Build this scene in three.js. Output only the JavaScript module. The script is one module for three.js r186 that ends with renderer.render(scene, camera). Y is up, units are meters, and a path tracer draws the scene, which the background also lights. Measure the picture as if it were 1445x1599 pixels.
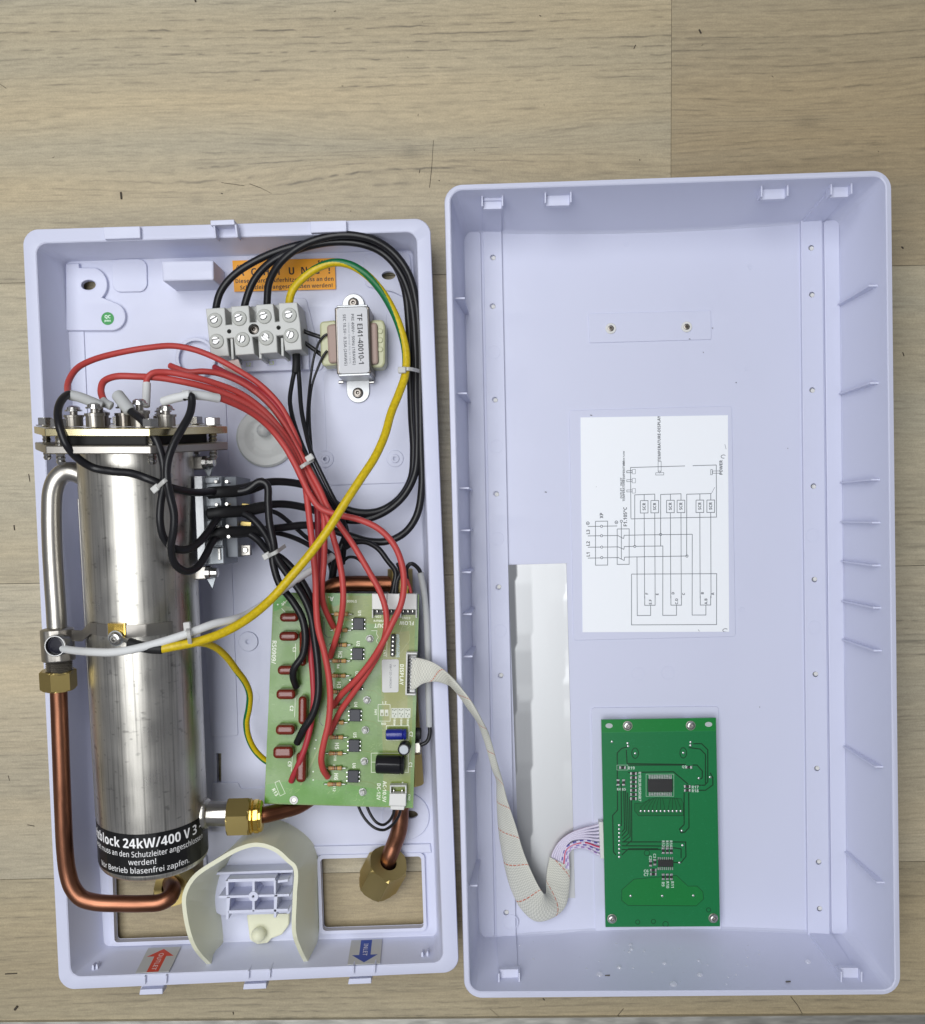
import * as THREE from 'three';
import { mergeGeometries, mergeVertices, toCreasedNormals } from 'three/addons/utils/BufferGeometryUtils.js';
import { RoundedBoxGeometry } from 'three/addons/geometries/RoundedBoxGeometry.js';
import { RectAreaLightUniformsLib } from 'three/addons/lights/RectAreaLightUniformsLib.js';

// ---------------------------------------------------------------- camera, light, exposure
const scene = new THREE.Scene();
const W = 1445, H = 1599, FOCAL = 1515, EYE = 0.6;            // size of the survey photograph, focal length in its pixels, height of the lens over the floor
const CX = 722.5, CY = 839.5, NADIR = [755, 812];             // lens axis, and the point of the floor straight below the lens
const V = (x, y, z) => new THREE.Vector3(x, y, z);
const plumb = V((NADIR[0] - CX) / FOCAL, (NADIR[1] - CY) / FOCAL, 1).normalize();
const ex = V(1, 0, 0).addScaledVector(plumb, -plumb.x).normalize(), ez = plumb.clone().cross(ex);
const right = V(ex.x, -plumb.x, ez.x), down = V(ex.y, -plumb.y, ez.y), ahead = V(ex.z, -plumb.z, ez.z);
const camera = new THREE.PerspectiveCamera(2 * Math.atan(H / 2 / FOCAL) * 180 / Math.PI, W / H, 0.02, 20);
camera.position.set(0, EYE, 0);
camera.quaternion.setFromRotationMatrix(new THREE.Matrix4().makeBasis(right, down.clone().negate(), ahead.clone().negate()));
camera.setViewOffset(W, H, 0, H / 2 - CY, W, H);
camera.updateMatrixWorld();

scene.background = new THREE.Color().setRGB(0.18, 0.185, 0.205);   // the even light of the room around
RectAreaLightUniformsLib.init();
const LAMP = { at: V(-0.40, 1.45, -0.12), w: 0.86, l: 1.5, power: 4.85, color: new THREE.Color().setRGB(0.97, 0.985, 1.0) };
const lampLight = new THREE.RectAreaLight(LAMP.color, LAMP.power, LAMP.w, LAMP.l);
lampLight.position.copy(LAMP.at).add(V(0, -0.004, 0));
lampLight.lookAt(LAMP.at.x, 0, LAMP.at.z);
lampLight.castShadow = true;
scene.add(lampLight);

const renderer = new THREE.WebGLRenderer({ antialias: true });
renderer.setSize(925, 1024);
renderer.toneMapping = THREE.LinearToneMapping;
renderer.toneMappingExposure = 1;
renderer.shadowMap.enabled = true;

// ---------------------------------------------------------------- helpers
// a measured spot (photograph pixel, height in mm over the floor) as a place in the room
function P(px, py, h) {
  const v = right.clone().multiplyScalar((px - CX) / FOCAL).addScaledVector(down, (py - CY) / FOCAL).add(ahead);
  const t = (h * 0.001 - EYE) / v.y;
  return V(v.x * t, h * 0.001, v.z * t);
}
const mm = 0.001;
let seed = 7;
const rnd = () => { seed = (seed * 1664525 + 1013904223) >>> 0; return seed / 4294967296; };
const used = {};
const numbered = n => { const k = used[n] = (used[n] || 0) + 1; return k === 1 ? n : n + '_' + String(k - 1).padStart(3, '0'); };
function thing(name, label, category, base, group) {
  const o = new THREE.Group(); o.name = numbered(name); o.position.copy(base); scene.add(o);
  o.userData = { label, category }; if (group) o.userData.group = group;
  return o;
}
function structure(name, base = V(0, 0, 0)) { const o = new THREE.Group(); o.name = name; o.position.copy(base); o.userData = { kind: 'structure' }; scene.add(o); return o; }
function rootOf(o) { while (o.parent && o.parent !== scene) o = o.parent; return o; }
// geometry is given in room coordinates; the part is stored relative to its thing
function part(parent, name, geo, mat, label) {
  const g = Array.isArray(geo) ? merge(geo) : geo;
  const b = rootOf(parent).position;
  g.translate(-b.x, -b.y, -b.z);
  const m = new THREE.Mesh(g, mat); m.name = name; m.castShadow = m.receiveShadow = true;
  if (label) m.userData.label = label;
  parent.add(m); return m;
}
// a shared piece placed in room coordinates
function piece(parent, name, geo, mat, pos, rotY = 0) {
  const m = new THREE.Mesh(geo, mat); m.name = name; m.castShadow = m.receiveShadow = true;
  let off = rootOf(parent).position.clone();
  if (parent.isMesh) off.add(parent.position);
  m.position.copy(pos).sub(off); m.rotation.y = rotY - (parent.isMesh ? parent.rotation.y : 0); parent.add(m); return m;
}
function merge(list) {
  return mergeGeometries(list.map(g => {
    g = g.index ? g.toNonIndexed() : g;
    if (!g.attributes.uv) planar(g);
    if (!g.attributes.normal) g.computeVertexNormals();
    for (const k of Object.keys(g.attributes)) if (!['position', 'normal', 'uv'].includes(k)) g.deleteAttribute(k);
    return g;
  }));
}
function planar(g) {
  const p = g.attributes.position, uv = new Float32Array(p.count * 2);
  for (let i = 0; i < p.count; i++) { uv[2 * i] = p.getX(i) * 8 + p.getY(i) * 3; uv[2 * i + 1] = p.getZ(i) * 8 + p.getY(i) * 5; }
  g.setAttribute('uv', new THREE.BufferAttribute(uv, 2)); return g;
}
// plan outline (array of room points) extruded from height lo to hi (mm), with a small bevel
function plateOf(pts, lo, hi, bevel = 0.25, holes = [], steps = 2) {
  const s = new THREE.Shape(pts.map(p => new THREE.Vector2(p.x, -p.z)));
  for (const h of holes) s.holes.push(new THREE.Path(h.map(p => new THREE.Vector2(p.x, -p.z))));
  const b = Math.min(bevel, (hi - lo) * 0.45) * mm;
  const g = new THREE.ExtrudeGeometry(s, { depth: (hi - lo) * mm - 2 * b, bevelEnabled: b > 0, bevelSize: b, bevelThickness: b, bevelOffset: -b, bevelSegments: steps, curveSegments: 8 });
  g.rotateX(-Math.PI / 2); g.translate(0, lo * mm + b, 0);
  return planar(g);
}
const ring = (c, rx, rz = rx, n = 28, turn = 0) => Array.from({ length: n }, (_, i) => { const a = i / n * 2 * Math.PI; const x = Math.cos(a) * rx * mm, z = Math.sin(a) * rz * mm; return V(c.x + x * Math.cos(turn) - z * Math.sin(turn), c.y, c.z + x * Math.sin(turn) + z * Math.cos(turn)); });
const outline = (list, h) => list.map(([x, y]) => P(x, y, h));
function roundCorners(pts, r, n = 5) {
  const out = []; r *= mm;
  pts.forEach((p, i) => {
    const a = pts[(i + pts.length - 1) % pts.length], b = pts[(i + 1) % pts.length];
    const u = a.clone().sub(p), v = b.clone().sub(p), lu = u.length(), lv = v.length(); u.normalize(); v.normalize();
    const half = Math.acos(Math.max(-1, Math.min(1, u.dot(v)))) / 2, k = Math.min(r / Math.tan(half), lu * 0.49, lv * 0.49);
    const A = p.clone().addScaledVector(u, k), B = p.clone().addScaledVector(v, k);
    const rr = k * Math.tan(half), c = p.clone().addScaledVector(u.clone().add(v).normalize(), rr / Math.sin(half));
    for (let j = 0; j <= n; j++) { const q = A.clone().lerp(B, j / n).sub(c); const t = q.setLength(rr).add(c); t.y = p.y; out.push(t); }
  });
  return out;
}
const grow = (q, d) => { const c = q.reduce((s, p) => s.add(p), V(0, 0, 0)).multiplyScalar(1 / q.length); return q.map(p => V(p.x + Math.sign(p.x - c.x) * d * mm, p.y, p.z + Math.sign(p.z - c.z) * d * mm)); };
const lift = (q, h) => q.map(p => V(p.x, h * mm, p.z));
// skin through closed loops with equal numbers of points
function loft(loops, closed = true, crease = 0.7) {
  const pos = [], n = loops[0].length;
  for (let k = 0; k + 1 < loops.length; k++) for (let i = 0; i < (closed ? n : n - 1); i++) {
    const a = loops[k][i], b = loops[k][(i + 1) % n], c = loops[k + 1][(i + 1) % n], d = loops[k + 1][i];
    for (const p of [a, d, b, b, d, c]) pos.push(p.x, p.y, p.z);
  }
  const g = new THREE.BufferGeometry(); g.setAttribute('position', new THREE.Float32BufferAttribute(pos, 3));
  const w = mergeVertices(g, 1e-6); w.computeVertexNormals();
  return planar(toCreasedNormals(w, crease));
}
const pathOf = pts => pts.map(p => p.isVector3 ? p : P(p[0], p[1], p[2]));
function tube(pts, r, per = 7, seg = 12) {
  const p = pathOf(pts), c = new THREE.CatmullRomCurve3(p, false, 'centripetal');
  const g = new THREE.TubeGeometry(c, Math.max(6, (p.length - 1) * per), r * mm, seg, false), parts = [g];
  for (const [t, s] of [[0, -1], [1, 1]]) {
    const q = c.getPointAt(t), d = c.getTangentAt(t).multiplyScalar(s);
    const cap = new THREE.SphereGeometry(r * mm * 0.995, seg, 4, 0, 2 * Math.PI, 0, Math.PI / 2); cap.scale(1, 0.35, 1);
    const uv = cap.attributes.uv; for (let i = 0; i < uv.count; i++) uv.setXY(i, t, uv.getX(i));
    cap.applyQuaternion(new THREE.Quaternion().setFromUnitVectors(V(0, 1, 0), d)); cap.translate(q.x, q.y, q.z); parts.push(cap);
  }
  return merge(parts);
}
// tube whose print coordinate v runs round from below (0) over one side, the top (0.5) and the other side
function printedTube(pts, r, per = 9, seg = 18) {
  const p = pathOf(pts), c = new THREE.CatmullRomCurve3(p, false, 'centripetal'), n = (p.length - 1) * per, pos = [], nor = [], uv = [], idx = [];
  for (let i = 0; i <= n; i++) {
    const q = c.getPointAt(i / n), T = c.getTangentAt(i / n), S = T.clone().cross(V(0, 1, 0)).normalize(), U = S.clone().cross(T).normalize();
    for (let j = 0; j <= seg; j++) { const a = (j / seg - 0.5) * 2 * Math.PI, d = U.clone().multiplyScalar(Math.cos(a)).addScaledVector(S, Math.sin(a)); nor.push(d.x, d.y, d.z); d.multiplyScalar(r * mm).add(q); pos.push(d.x, d.y, d.z); uv.push(i / n, j / seg); }
  }
  for (let i = 0; i < n; i++) for (let j = 0; j < seg; j++) { const a = i * (seg + 1) + j, b = a + seg + 1; idx.push(a, a + 1, b, a + 1, b + 1, b); }
  const g = new THREE.BufferGeometry(); g.setAttribute('position', new THREE.Float32BufferAttribute(pos, 3)); g.setAttribute('normal', new THREE.Float32BufferAttribute(nor, 3)); g.setAttribute('uv', new THREE.Float32BufferAttribute(uv, 2)); g.setIndex(idx); return g;
}
// turned profile [[distance along axis, radius] ...] (mm) laid from a towards b
function turned(a, b, profile, seg = 32) {
  const g = new THREE.LatheGeometry(profile.map(([d, r]) => new THREE.Vector2(Math.max(r, 0.0001) * mm, d * mm)), seg);
  g.applyQuaternion(new THREE.Quaternion().setFromUnitVectors(V(0, 1, 0), b.clone().sub(a).normalize())); g.translate(a.x, a.y, a.z);
  return toCreasedNormals(g, 0.6);
}
const rod = (a, b, r, seg = 24) => { const l = a.distanceTo(b) / mm, c = Math.min(0.4, r * 0.2); return turned(a, b, [[0, 0], [0, r - c], [c, r], [l - c, r], [l, r - c], [l, 0]], seg); };
// hexagonal nut from a to b, across flats af (mm), with chamfered corners and a bore
function hexNut(a, b, af, bore, turn = 0) {
  const l = a.distanceTo(b) / mm, R = af / Math.sqrt(3), n = 48, loops = [];
  const hexR = t => { const w = ((t % (Math.PI / 3)) + Math.PI / 3) % (Math.PI / 3) - Math.PI / 6; return af / 2 / Math.cos(w); };
  for (const [d, cut] of [[0, -1], [0, af / 2 * 1.03], [l * 0.07, R], [l * 0.93, R], [l, af / 2 * 1.03], [l, -1], [l * 0.4, -2]])
    loops.push(Array.from({ length: n }, (_, i) => { const t = i / n * 2 * Math.PI; const r = cut === -1 ? bore : cut === -2 ? bore : Math.min(hexR(t), cut); return V(Math.cos(t + turn) * r * mm, d * mm, Math.sin(t + turn) * r * mm); }));
  const g = loft(loops, true, 0.3);
  g.applyQuaternion(new THREE.Quaternion().setFromUnitVectors(V(0, 1, 0), b.clone().sub(a).normalize())); g.translate(a.x, a.y, a.z);
  return g;
}
const rectPx = (cx, cy, w, h, turn = 0) => [[-1, -1], [1, -1], [1, 1], [-1, 1]].map(([i, j]) => { const x = i * w / 2, y = j * h / 2; return [cx + x * Math.cos(turn) - y * Math.sin(turn), cy + x * Math.sin(turn) + y * Math.cos(turn)]; });
// quad with print on its upper face: corners in order top-left, top-right, bottom-right, bottom-left of the print
function slab(q, thick, lowDir = V(0, -1, 0)) {
  const lo = q.map(p => p.clone().addScaledVector(lowDir, thick * mm)), pos = [], uv = [];
  const face = (a, b, c, d, t) => { for (const [p, u] of [[a, t[0]], [d, t[3]], [b, t[1]], [b, t[1]], [d, t[3]], [c, t[2]]]) { pos.push(p.x, p.y, p.z); uv.push(...u); } };
  const T = [[0, 1], [1, 1], [1, 0], [0, 0]], E = [[0.004, 0.004], [0.006, 0.004], [0.006, 0.006], [0.004, 0.006]];
  face(...q, T); face(lo[3], lo[2], lo[1], lo[0], E);
  for (let i = 0; i < 4; i++) face(q[(i + 1) % 4], q[i], lo[i], lo[(i + 1) % 4], E);
  const g = new THREE.BufferGeometry(); g.setAttribute('position', new THREE.Float32BufferAttribute(pos, 3)); g.setAttribute('uv', new THREE.Float32BufferAttribute(uv, 2)); g.computeVertexNormals();
  return g;
}
// ------------------------------------------------ textures
function hash(x, y, s) { let h = (x * 374761393 + y * 668265263 + s * 1442695041) | 0; h = Math.imul(h ^ (h >>> 13), 1274126177); h ^= h >>> 16; return (h >>> 0) / 4294967296; }
function noise(x, y, s = 0) { const i = Math.floor(x), j = Math.floor(y), u = x - i, v = y - j, a = u * u * (3 - 2 * u), b = v * v * (3 - 2 * v); return (hash(i, j, s) * (1 - a) + hash(i + 1, j, s) * a) * (1 - b) + (hash(i, j + 1, s) * (1 - a) + hash(i + 1, j + 1, s) * a) * b; }
const fbm = (x, y, s, o = 3) => { let t = 0, k = 0.5, n = 0; for (let i = 0; i < o; i++) { t += k * noise(x, y, s + i * 17); n += k; k *= 0.5; x *= 2.03; y *= 2.03; } return t / n; };
function dataMap(w, h, f, srgb = true, repeat = false) {
  const d = new Uint8Array(w * h * 4);
  for (let j = 0; j < h; j++) for (let i = 0; i < w; i++) { const c = f(i, j), k = (j * w + i) * 4; d[k] = Math.max(0, Math.min(255, c[0])); d[k + 1] = Math.max(0, Math.min(255, c[1])); d[k + 2] = Math.max(0, Math.min(255, c[2])); d[k + 3] = 255; }
  const t = new THREE.DataTexture(d, w, h); t.magFilter = THREE.LinearFilter; t.minFilter = THREE.LinearFilter;
  if (srgb) t.colorSpace = THREE.SRGBColorSpace; if (repeat) t.wrapS = t.wrapT = THREE.RepeatWrapping; t.needsUpdate = true; return t;
}
function canvasMap(w, h, draw) {
  const c = document.createElement('canvas'); c.width = w; c.height = h; const x = c.getContext('2d'); draw(x, w, h);
  const t = new THREE.CanvasTexture(c); t.colorSpace = THREE.SRGBColorSpace; return t;
}
const grey = (w, h, f, rep = true) => dataMap(w, h, (i, j) => { const v = f(i, j) * 255; return [v, v, v]; }, false, rep);
const tileNoise = (w, s, fx, fy = fx) => (i, j) => { const u = i / w, v = j / w, n = (a, b) => noise(a * fx, b * fy, s); const ku = u, kv = v; return (n(u, v) * (1 - ku) + n(u - 1 + 4, v) * ku) * (1 - kv) + (n(u, v - 1 + 4) * (1 - ku) + n(u + 3, v + 3) * ku) * kv; };
const smudge = (() => { const a = tileNoise(256, 3, 6), b = tileNoise(256, 9, 24), c = tileNoise(256, 13, 90); return grey(256, 256, (i, j) => 0.32 + 0.22 * a(i, j) + 0.12 * b(i, j) + 0.08 * c(i, j)); })();
const grainBump = (() => { const a = tileNoise(256, 23, 110), b = tileNoise(256, 29, 40); return grey(256, 256, (i, j) => 0.6 * a(i, j) + 0.4 * b(i, j)); })();

// ------------------------------------------------ materials
const rgb = (r, g, b) => new THREE.Color().setRGB(r, g, b);
const std = (c, rough, metal = 0, extra = {}) => new THREE.MeshStandardMaterial({ color: c, roughness: rough, metalness: metal, ...extra });
const phys = (c, rough, metal = 0, extra = {}) => new THREE.MeshPhysicalMaterial({ color: c, roughness: rough, metalness: metal, ...extra });
const M = {
  plastic: std(rgb(0.585, 0.605, 0.745), 0.85, 0, { roughnessMap: smudge, bumpMap: grainBump, bumpScale: 0.00002 }),
  black: phys(rgb(0.010, 0.010, 0.012), 0.34, 0, { specularIntensity: 0.7 }),
  blackMatt: phys(rgb(0.012, 0.012, 0.013), 0.55, 0, { specularIntensity: 0.6 }),
  red: std(rgb(0.46, 0.052, 0.046), 0.5),
  darkRed: std(rgb(0.38, 0.028, 0.04), 0.48),
  greySleeve: std(rgb(0.42, 0.43, 0.43), 0.7),
  whiteSleeve: std(rgb(0.62, 0.63, 0.63), 0.65),
  nylon: phys(rgb(0.62, 0.62, 0.60), 0.45, 0, { transmission: 0.25, thickness: 0 }),
  ceramic: std(rgb(0.52, 0.53, 0.51), 0.5),
  ceramicRing: std(rgb(0.36, 0.37, 0.34), 0.4),
  steel: std(rgb(0.48, 0.46, 0.42), 0.34, 1),
  dull: std(rgb(0.38, 0.36, 0.33), 0.42, 1),
  zinc: std(rgb(0.42, 0.43, 0.44), 0.46, 1),
  zincDull: std(rgb(0.30, 0.32, 0.34), 0.5, 1),
  screw: std(rgb(0.32, 0.32, 0.32), 0.36, 1),
  zincYellow: std(rgb(0.68, 0.60, 0.36), 0.26, 1),
  darkSteel: std(rgb(0.22, 0.20, 0.18), 0.35, 1),
  chrome: std(rgb(0.50, 0.49, 0.47), 0.26, 1),
  brass: std(rgb(0.50, 0.39, 0.15), 0.42, 1),
  brassBright: std(rgb(0.80, 0.55, 0.13), 0.22, 1),
  dark: std(rgb(0.01, 0.01, 0.01), 0.6),
  darkGlass: std(rgb(0.006, 0.006, 0.014), 0.12),
  rubber: phys(rgb(0.90, 0.90, 0.70), 0.5, 0, { transmission: 0.3, thickness: 0 }),
  plug: phys(rgb(0.68, 0.70, 0.68), 0.42, 0, { transmission: 0.15, thickness: 0 }),
  bobbin: phys(rgb(0.55, 0.56, 0.34), 0.35, 0, { transmission: 0.2, thickness: 0 }),
  winding: std(rgb(0.36, 0.26, 0.22), 0.55),
  whitePlastic: std(rgb(0.66, 0.66, 0.64), 0.45),
  filmCap: std(rgb(0.16, 0.022, 0.012), 0.16),
  resistor: std(rgb(0.45, 0.26, 0.10), 0.4),
  chip: std(rgb(0.03, 0.032, 0.042), 0.5),
  chipBlack: std(rgb(0.013, 0.013, 0.013), 0.45),
  blueSleeve: std(rgb(0.012, 0.02, 0.22), 0.25),
  lens: phys(rgb(0.95, 0.95, 0.95), 0.08, 0, { transmission: 0.55, thickness: 0 }),
  solder: std(rgb(0.62, 0.62, 0.62), 0.3, 1),
  clear: phys(rgb(1, 1, 1), 0.06, 0, { transmission: 0.8, thickness: 0, ior: 1.4 }),
};
const copper = (() => {
  const map = dataMap(512, 256, (i, j) => { const n = fbm(i / 40, j / 30, 5, 3), s = fbm(i / 300, j / 5, 8, 2), k = 0.62 + 0.42 * n + 0.16 * s; return [158 * k, 108 * k, 84 * k]; }, true, true);
  return std(rgb(0.88, 0.88, 0.88), 0.4, 1, { map });
})();
const copperDark = (() => {
  const map = dataMap(512, 256, (i, j) => { const n = fbm(i / 45, j / 30, 15, 3), s = fbm(i / 300, j / 5, 18, 2), k = 0.55 + 0.34 * n + 0.14 * s; return [172 * k, 112 * k, 82 * k]; }, true, true);
  return std(rgb(0.9, 0.9, 0.9), 0.38, 1, { map });
})();
const tankSteel = (() => {
  const map = dataMap(512, 1024, (i, j) => { const n = fbm(i / 1.6, j / 90, 31, 3), m = fbm(i / 40, j / 70, 37, 3), g = hash(i, j, 3); const sc = Math.max(0, fbm(i / 2.2, j / 260, 53, 2) - 0.6), sp = Math.max(0, fbm(i / 9, j / 9, 57, 2) - 0.74); const k = 0.84 + 0.11 * n + 0.15 * m + 0.03 * g - 0.7 * sc - 1.0 * sp; return [206 * k, 203 * k, 195 * k]; }, true, true);
  const rough = grey(512, 1024, (i, j) => 0.20 + 0.13 * fbm(i / 1.5, j / 120, 41, 2) + 0.16 * fbm(i / 50, j / 60, 43, 3));
  return std(rgb(1, 1, 1), 1, 1, { map, roughnessMap: rough });
})();
// yellow insulation with a green stripe; the stripe's place round the wire is given along its length
const yellowGreen = (seedK, share, track) => {
  const at = u => { for (let k = 1; k < track.length; k++) if (u <= track[k][0]) { const [a, b] = track[k - 1], [c, d] = track[k]; return b + (d - b) * (u - a) / (c - a); } return track[track.length - 1][1]; };
  const map = dataMap(1024, 64, (i, j) => {
    let v = Math.abs(j / 64 - at(i / 1024)) % 1; v = Math.min(v, 1 - v); const k = 0.93 + 0.1 * hash(i >> 2, j >> 2, seedK);
    return v < share / 2 ? [10 * k, 112 * k, 62 * k] : [214 * k, 186 * k, 8 * k];
  });
  return std(rgb(0.9, 0.9, 0.9), 0.42, 0, { map });
};

// ---------------------------------------------------------------- lamp over the table-top of the scene (outside the picture)
{
  const t = thing('ceiling_lamp', 'flat white light panel hanging over the opened heater', 'lamp', LAMP.at);
  const w = LAMP.w / 2, l = LAMP.l / 2, a = LAMP.at;
  const q = (s, y) => [V(a.x - w * s, y, a.z - l * s), V(a.x + w * s, y, a.z - l * s), V(a.x + w * s, y, a.z + l * s), V(a.x - w * s, y, a.z + l * s)];
  part(t, 'housing', plateOf(q(1.04, a.y), a.y / mm + 2, a.y / mm + 40, 2), std(rgb(0.7, 0.7, 0.7), 0.5));
  part(t, 'diffuser', plateOf(q(1, a.y), a.y / mm, a.y / mm + 1.5, 0.2), std(rgb(0.8, 0.8, 0.8), 0.6, 0, { emissive: LAMP.color, emissiveIntensity: 1 }));
}

// ---------------------------------------------------------------- wooden floor
{
  const floor = structure('floor');
  // joints between the plank rows, measured at the left and right margins
  const J = [[[20, 442], [1420, 414.5]], [[20, 911.5], [1420, 883.5]], [[20, 1373], [1420, 1345.5]]].map(l => l.map(([x, y]) => P(x, y, 0)));
  const zAt = (l, x) => l[0].z + (l[1].z - l[0].z) * (x - l[0].x) / (l[1].x - l[0].x);
  const shift = (l, d) => l.map(p => V(p.x, 0, p.z + d));
  const pitch = zAt(J[1], 0) - zAt(J[0], 0);
  const lines = [shift(J[0], -pitch), J[0], J[1], J[2], shift(J[2], pitch)];
  const x0 = -0.44, x1 = 0.40, L = x1 - x0;
  function woodMap(s, opt, len) {
    const w = Math.round(2048 * len / L), h = 480;
    return dataMap(w, h, (i, j) => {
      const x = i / w * len + opt.dx, y = (1 - j / h) * pitch;          // metres along and across the plank
      const wx = fbm(x * 1.6, y * 5, s, 2) - 0.5, wy = fbm(x * 5 + 9, y * 16, s + 5, 2) - 0.5;
      let f = y + 0.030 * wx + 0.0035 * wy + opt.tilt * x;               // gently bent growth layers
      for (const [kx, ky, kr, ks] of opt.knots) { const d2 = ((x - kx) / (kr * 6)) ** 2 + ((y - ky) / (kr * 1.3)) ** 2; f += ks * Math.exp(-d2) * Math.tanh((y - ky) / kr * 2.5) * kr * 0.7; }
      const lay = f * opt.freq + 1.2 * fbm(x * 3, f * 60, s + 3, 2), ph = lay - Math.floor(lay), id = Math.floor(lay);
      const tone = fbm(x * 1.7, f * 40, s + 11, 3) - 0.5, broad = fbm(x * 2.5, y * 16, s + 21, 3) - 0.5, fine = fbm(x * 130, f * 1300, s + 31, 2) - 0.5, silk = fbm(x * 14, f * 420, s + 37, 2) - 0.5;
      // dark broken pores strung along each growth layer
      const strength = Math.max(0, fbm(x * 3, y * 26, s + 43, 2) - 0.30) * 2.2 * (0.4 + 0.9 * hash(id, 3, s));
      const gate = Math.max(0, noise(x * 75, id * 7.3, s + 41) * 0.6 + noise(x * 230, id * 3.1, s + 42) * 0.5 - 0.46) * 3;
      const edge = 0.5 + 0.16 * (noise(x * 190, id * 5.7, s + 47) - 0.5), pore = Math.max(0, 1 - Math.abs(ph - edge) * 7.5) * Math.min(1, gate) * strength * opt.pores;
      const band = Math.max(0, 1 - Math.abs(ph - 0.62) * 2.6) * strength * 0.12;
      const hair = Math.max(0, fbm(x * 45, f * 900, s + 51, 2) - 0.63) * 1.5;
      let k = 1 + 0.06 * tone + 0.14 * broad + 0.13 * fine + 0.035 * silk - 0.27 * pore - 0.3 * band - 0.25 * hair;
      let warm = 0.05 * (fbm(x * 3, y * 9, s + 61, 2) - 0.5) + 0.04 * tone;
      for (const [kx, ky, kr, ks] of opt.knots) { const d = Math.hypot((x - kx) / 1.7, y - ky); k -= 0.10 * Math.exp(-((d / (kr * 0.25)) ** 2)); }
      const g = 0.95 + 0.10 * hash(i, j, s);
      return [opt.c[0] * k * g * (1 + warm), opt.c[1] * k * g, opt.c[2] * k * g * (1 - 1.6 * warm)];
    });
  }
  const xs = P(1048.5, 140, 0).x;
  const kp = (px, py, r, s) => { const p = P(px, py, 0); return { p, r, s }; };
  const rows = [
    { row: 0, a: x0, b: xs - 0.00012, seed: 101, freq: 190, pores: 1.15, tilt: -0.004, c: [175, 163, 136], k: [kp(307, 312, 0.012, 0.6), kp(640, 238, 0.016, 0.9)] },
    { row: 0, a: xs + 0.00012, b: x1, seed: 211, freq: 260, pores: 0.5, tilt: 0.01, c: [165, 151, 123], k: [kp(1260, 190, 0.018, 0.7)] },
    { row: 1, a: x0, b: x1, seed: 307, freq: 230, pores: 0.85, c: [176, 165, 139], k: [] },
    { row: 2, a: x0, b: x1, seed: 401, freq: 250, pores: 0.7, c: [177, 166, 141], k: [] },
    { row: 3, a: x0, b: x1, seed: 503, freq: 240, pores: 0.7, c: [172, 159, 130], k: [] },
  ];
  const mats = [];
  for (const r of rows) {
    const up = lines[r.row], lo = lines[r.row + 1], gap = 0.00016;
    const q = [V(r.a, 0, zAt(up, r.a) + gap), V(r.b, 0, zAt(up, r.b) + gap), V(r.b, 0, zAt(lo, r.b) - gap), V(r.a, 0, zAt(lo, r.a) - gap)];
    const knots = r.k.map(({ p, r: kr, s }) => [p.x - x0, p.z - zAt(up, p.x), kr, s]);
    const map = woodMap(r.seed, { dx: r.a - x0, freq: r.freq, pores: r.pores, c: r.c, knots, tilt: r.tilt || 0 }, r.b - r.a);
    const mat = std(rgb(0.92, 0.92, 0.92), 0.5, 0, { map }); mats.push(mat);
    part(floor, 'plank', slab(q, 6), mat);
  }
  // the floor goes on round about with more planks of the same kinds
  for (let row = -4; row <= 6; row++) for (let col = -2; col <= 2; col++) {
    if (col === 0 && row >= 0 && row <= 3) continue;
    const a = x0 + col * L + 0.0003, b = a + L - 0.0006, up = shift(J[0], (row - 1) * pitch), lo = shift(J[0], row * pitch), gap = 0.00016;
    part(floor, 'plank', slab([V(a, 0, zAt(up, a) + gap), V(b, 0, zAt(up, b) + gap), V(b, 0, zAt(lo, b) - gap), V(a, 0, zAt(lo, a) - gap)], 6), mats[2 + ((row + col * 2 + 9) % 3)]);
  }
  part(floor, 'underlay', plateOf([V(-2.2, 0, -1.3), V(2.1, 0, -1.3), V(2.1, 0, 1.3), V(-2.2, 0, 1.3)], -9, -6.5, 0.1), std(rgb(0.2, 0.17, 0.12), 0.9));
  // metal edging strip lying across the planks
  const a = P(0, 1596.5, 2.5), b = P(1445, 1584.5, 2.5), d = b.clone().sub(a);
  const e0 = a.clone().addScaledVector(d, -0.15), e1 = a.clone().addScaledVector(d, 1.12);
  const s = thing('metal_strip', 'scratched silver metal edging strip lying across the wooden floor', 'metal strip', V(0, 0, e0.z));
  const scr = dataMap(1024, 64, (i, j) => { const n = fbm(i / 14, j / 3, 71, 3), k = 0.72 + 0.35 * n - 0.4 * Math.max(0, fbm(i / 30, j / 12, 77, 2) - 0.62); return [205 * k, 203 * k, 194 * k]; });
  part(s, 'strip', slab([e0, e1, e1.clone().add(V(0, 0, 0.04)), e0.clone().add(V(0, 0, 0.04))], 2.4), std(rgb(1, 1, 1), 0.5, 1, { map: scr }));
  // grit, splinters and hairs that lie on the planks
  const bits = [], sliver = (x, y, X, Y, w) => { const A = P(x, y, 0.25), B = P(X, Y, 0.25); bits.push(rod(A, B, w * 0.7, 6)); };
  sliver(677, 219, 674.5, 260, 0.16); sliver(674.5, 260, 671, 293, 0.22); sliver(656, 265, 655, 270, 0.25);
  sliver(189, 300, 190, 311, 0.9); sliver(346, 285, 382, 290, 0.16); sliver(390, 287, 409, 294, 0.22); sliver(409, 294, 424, 302, 0.12);
  sliver(1092, 46, 1095, 52, 0.7); sliver(305, 0, 306, 3, 0.8); sliver(990, 76, 993, 70, 0.3); sliver(0, 131, 10, 138, 0.2);
  sliver(8, 1521, 27, 1520, 0.5); sliver(23, 1577, 28, 1571, 1.1); sliver(364, 1580, 365, 1584, 0.5); sliver(1235, 1556, 1246, 1570, 0.22); sliver(1246, 1570, 1254, 1585, 0.22);
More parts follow.
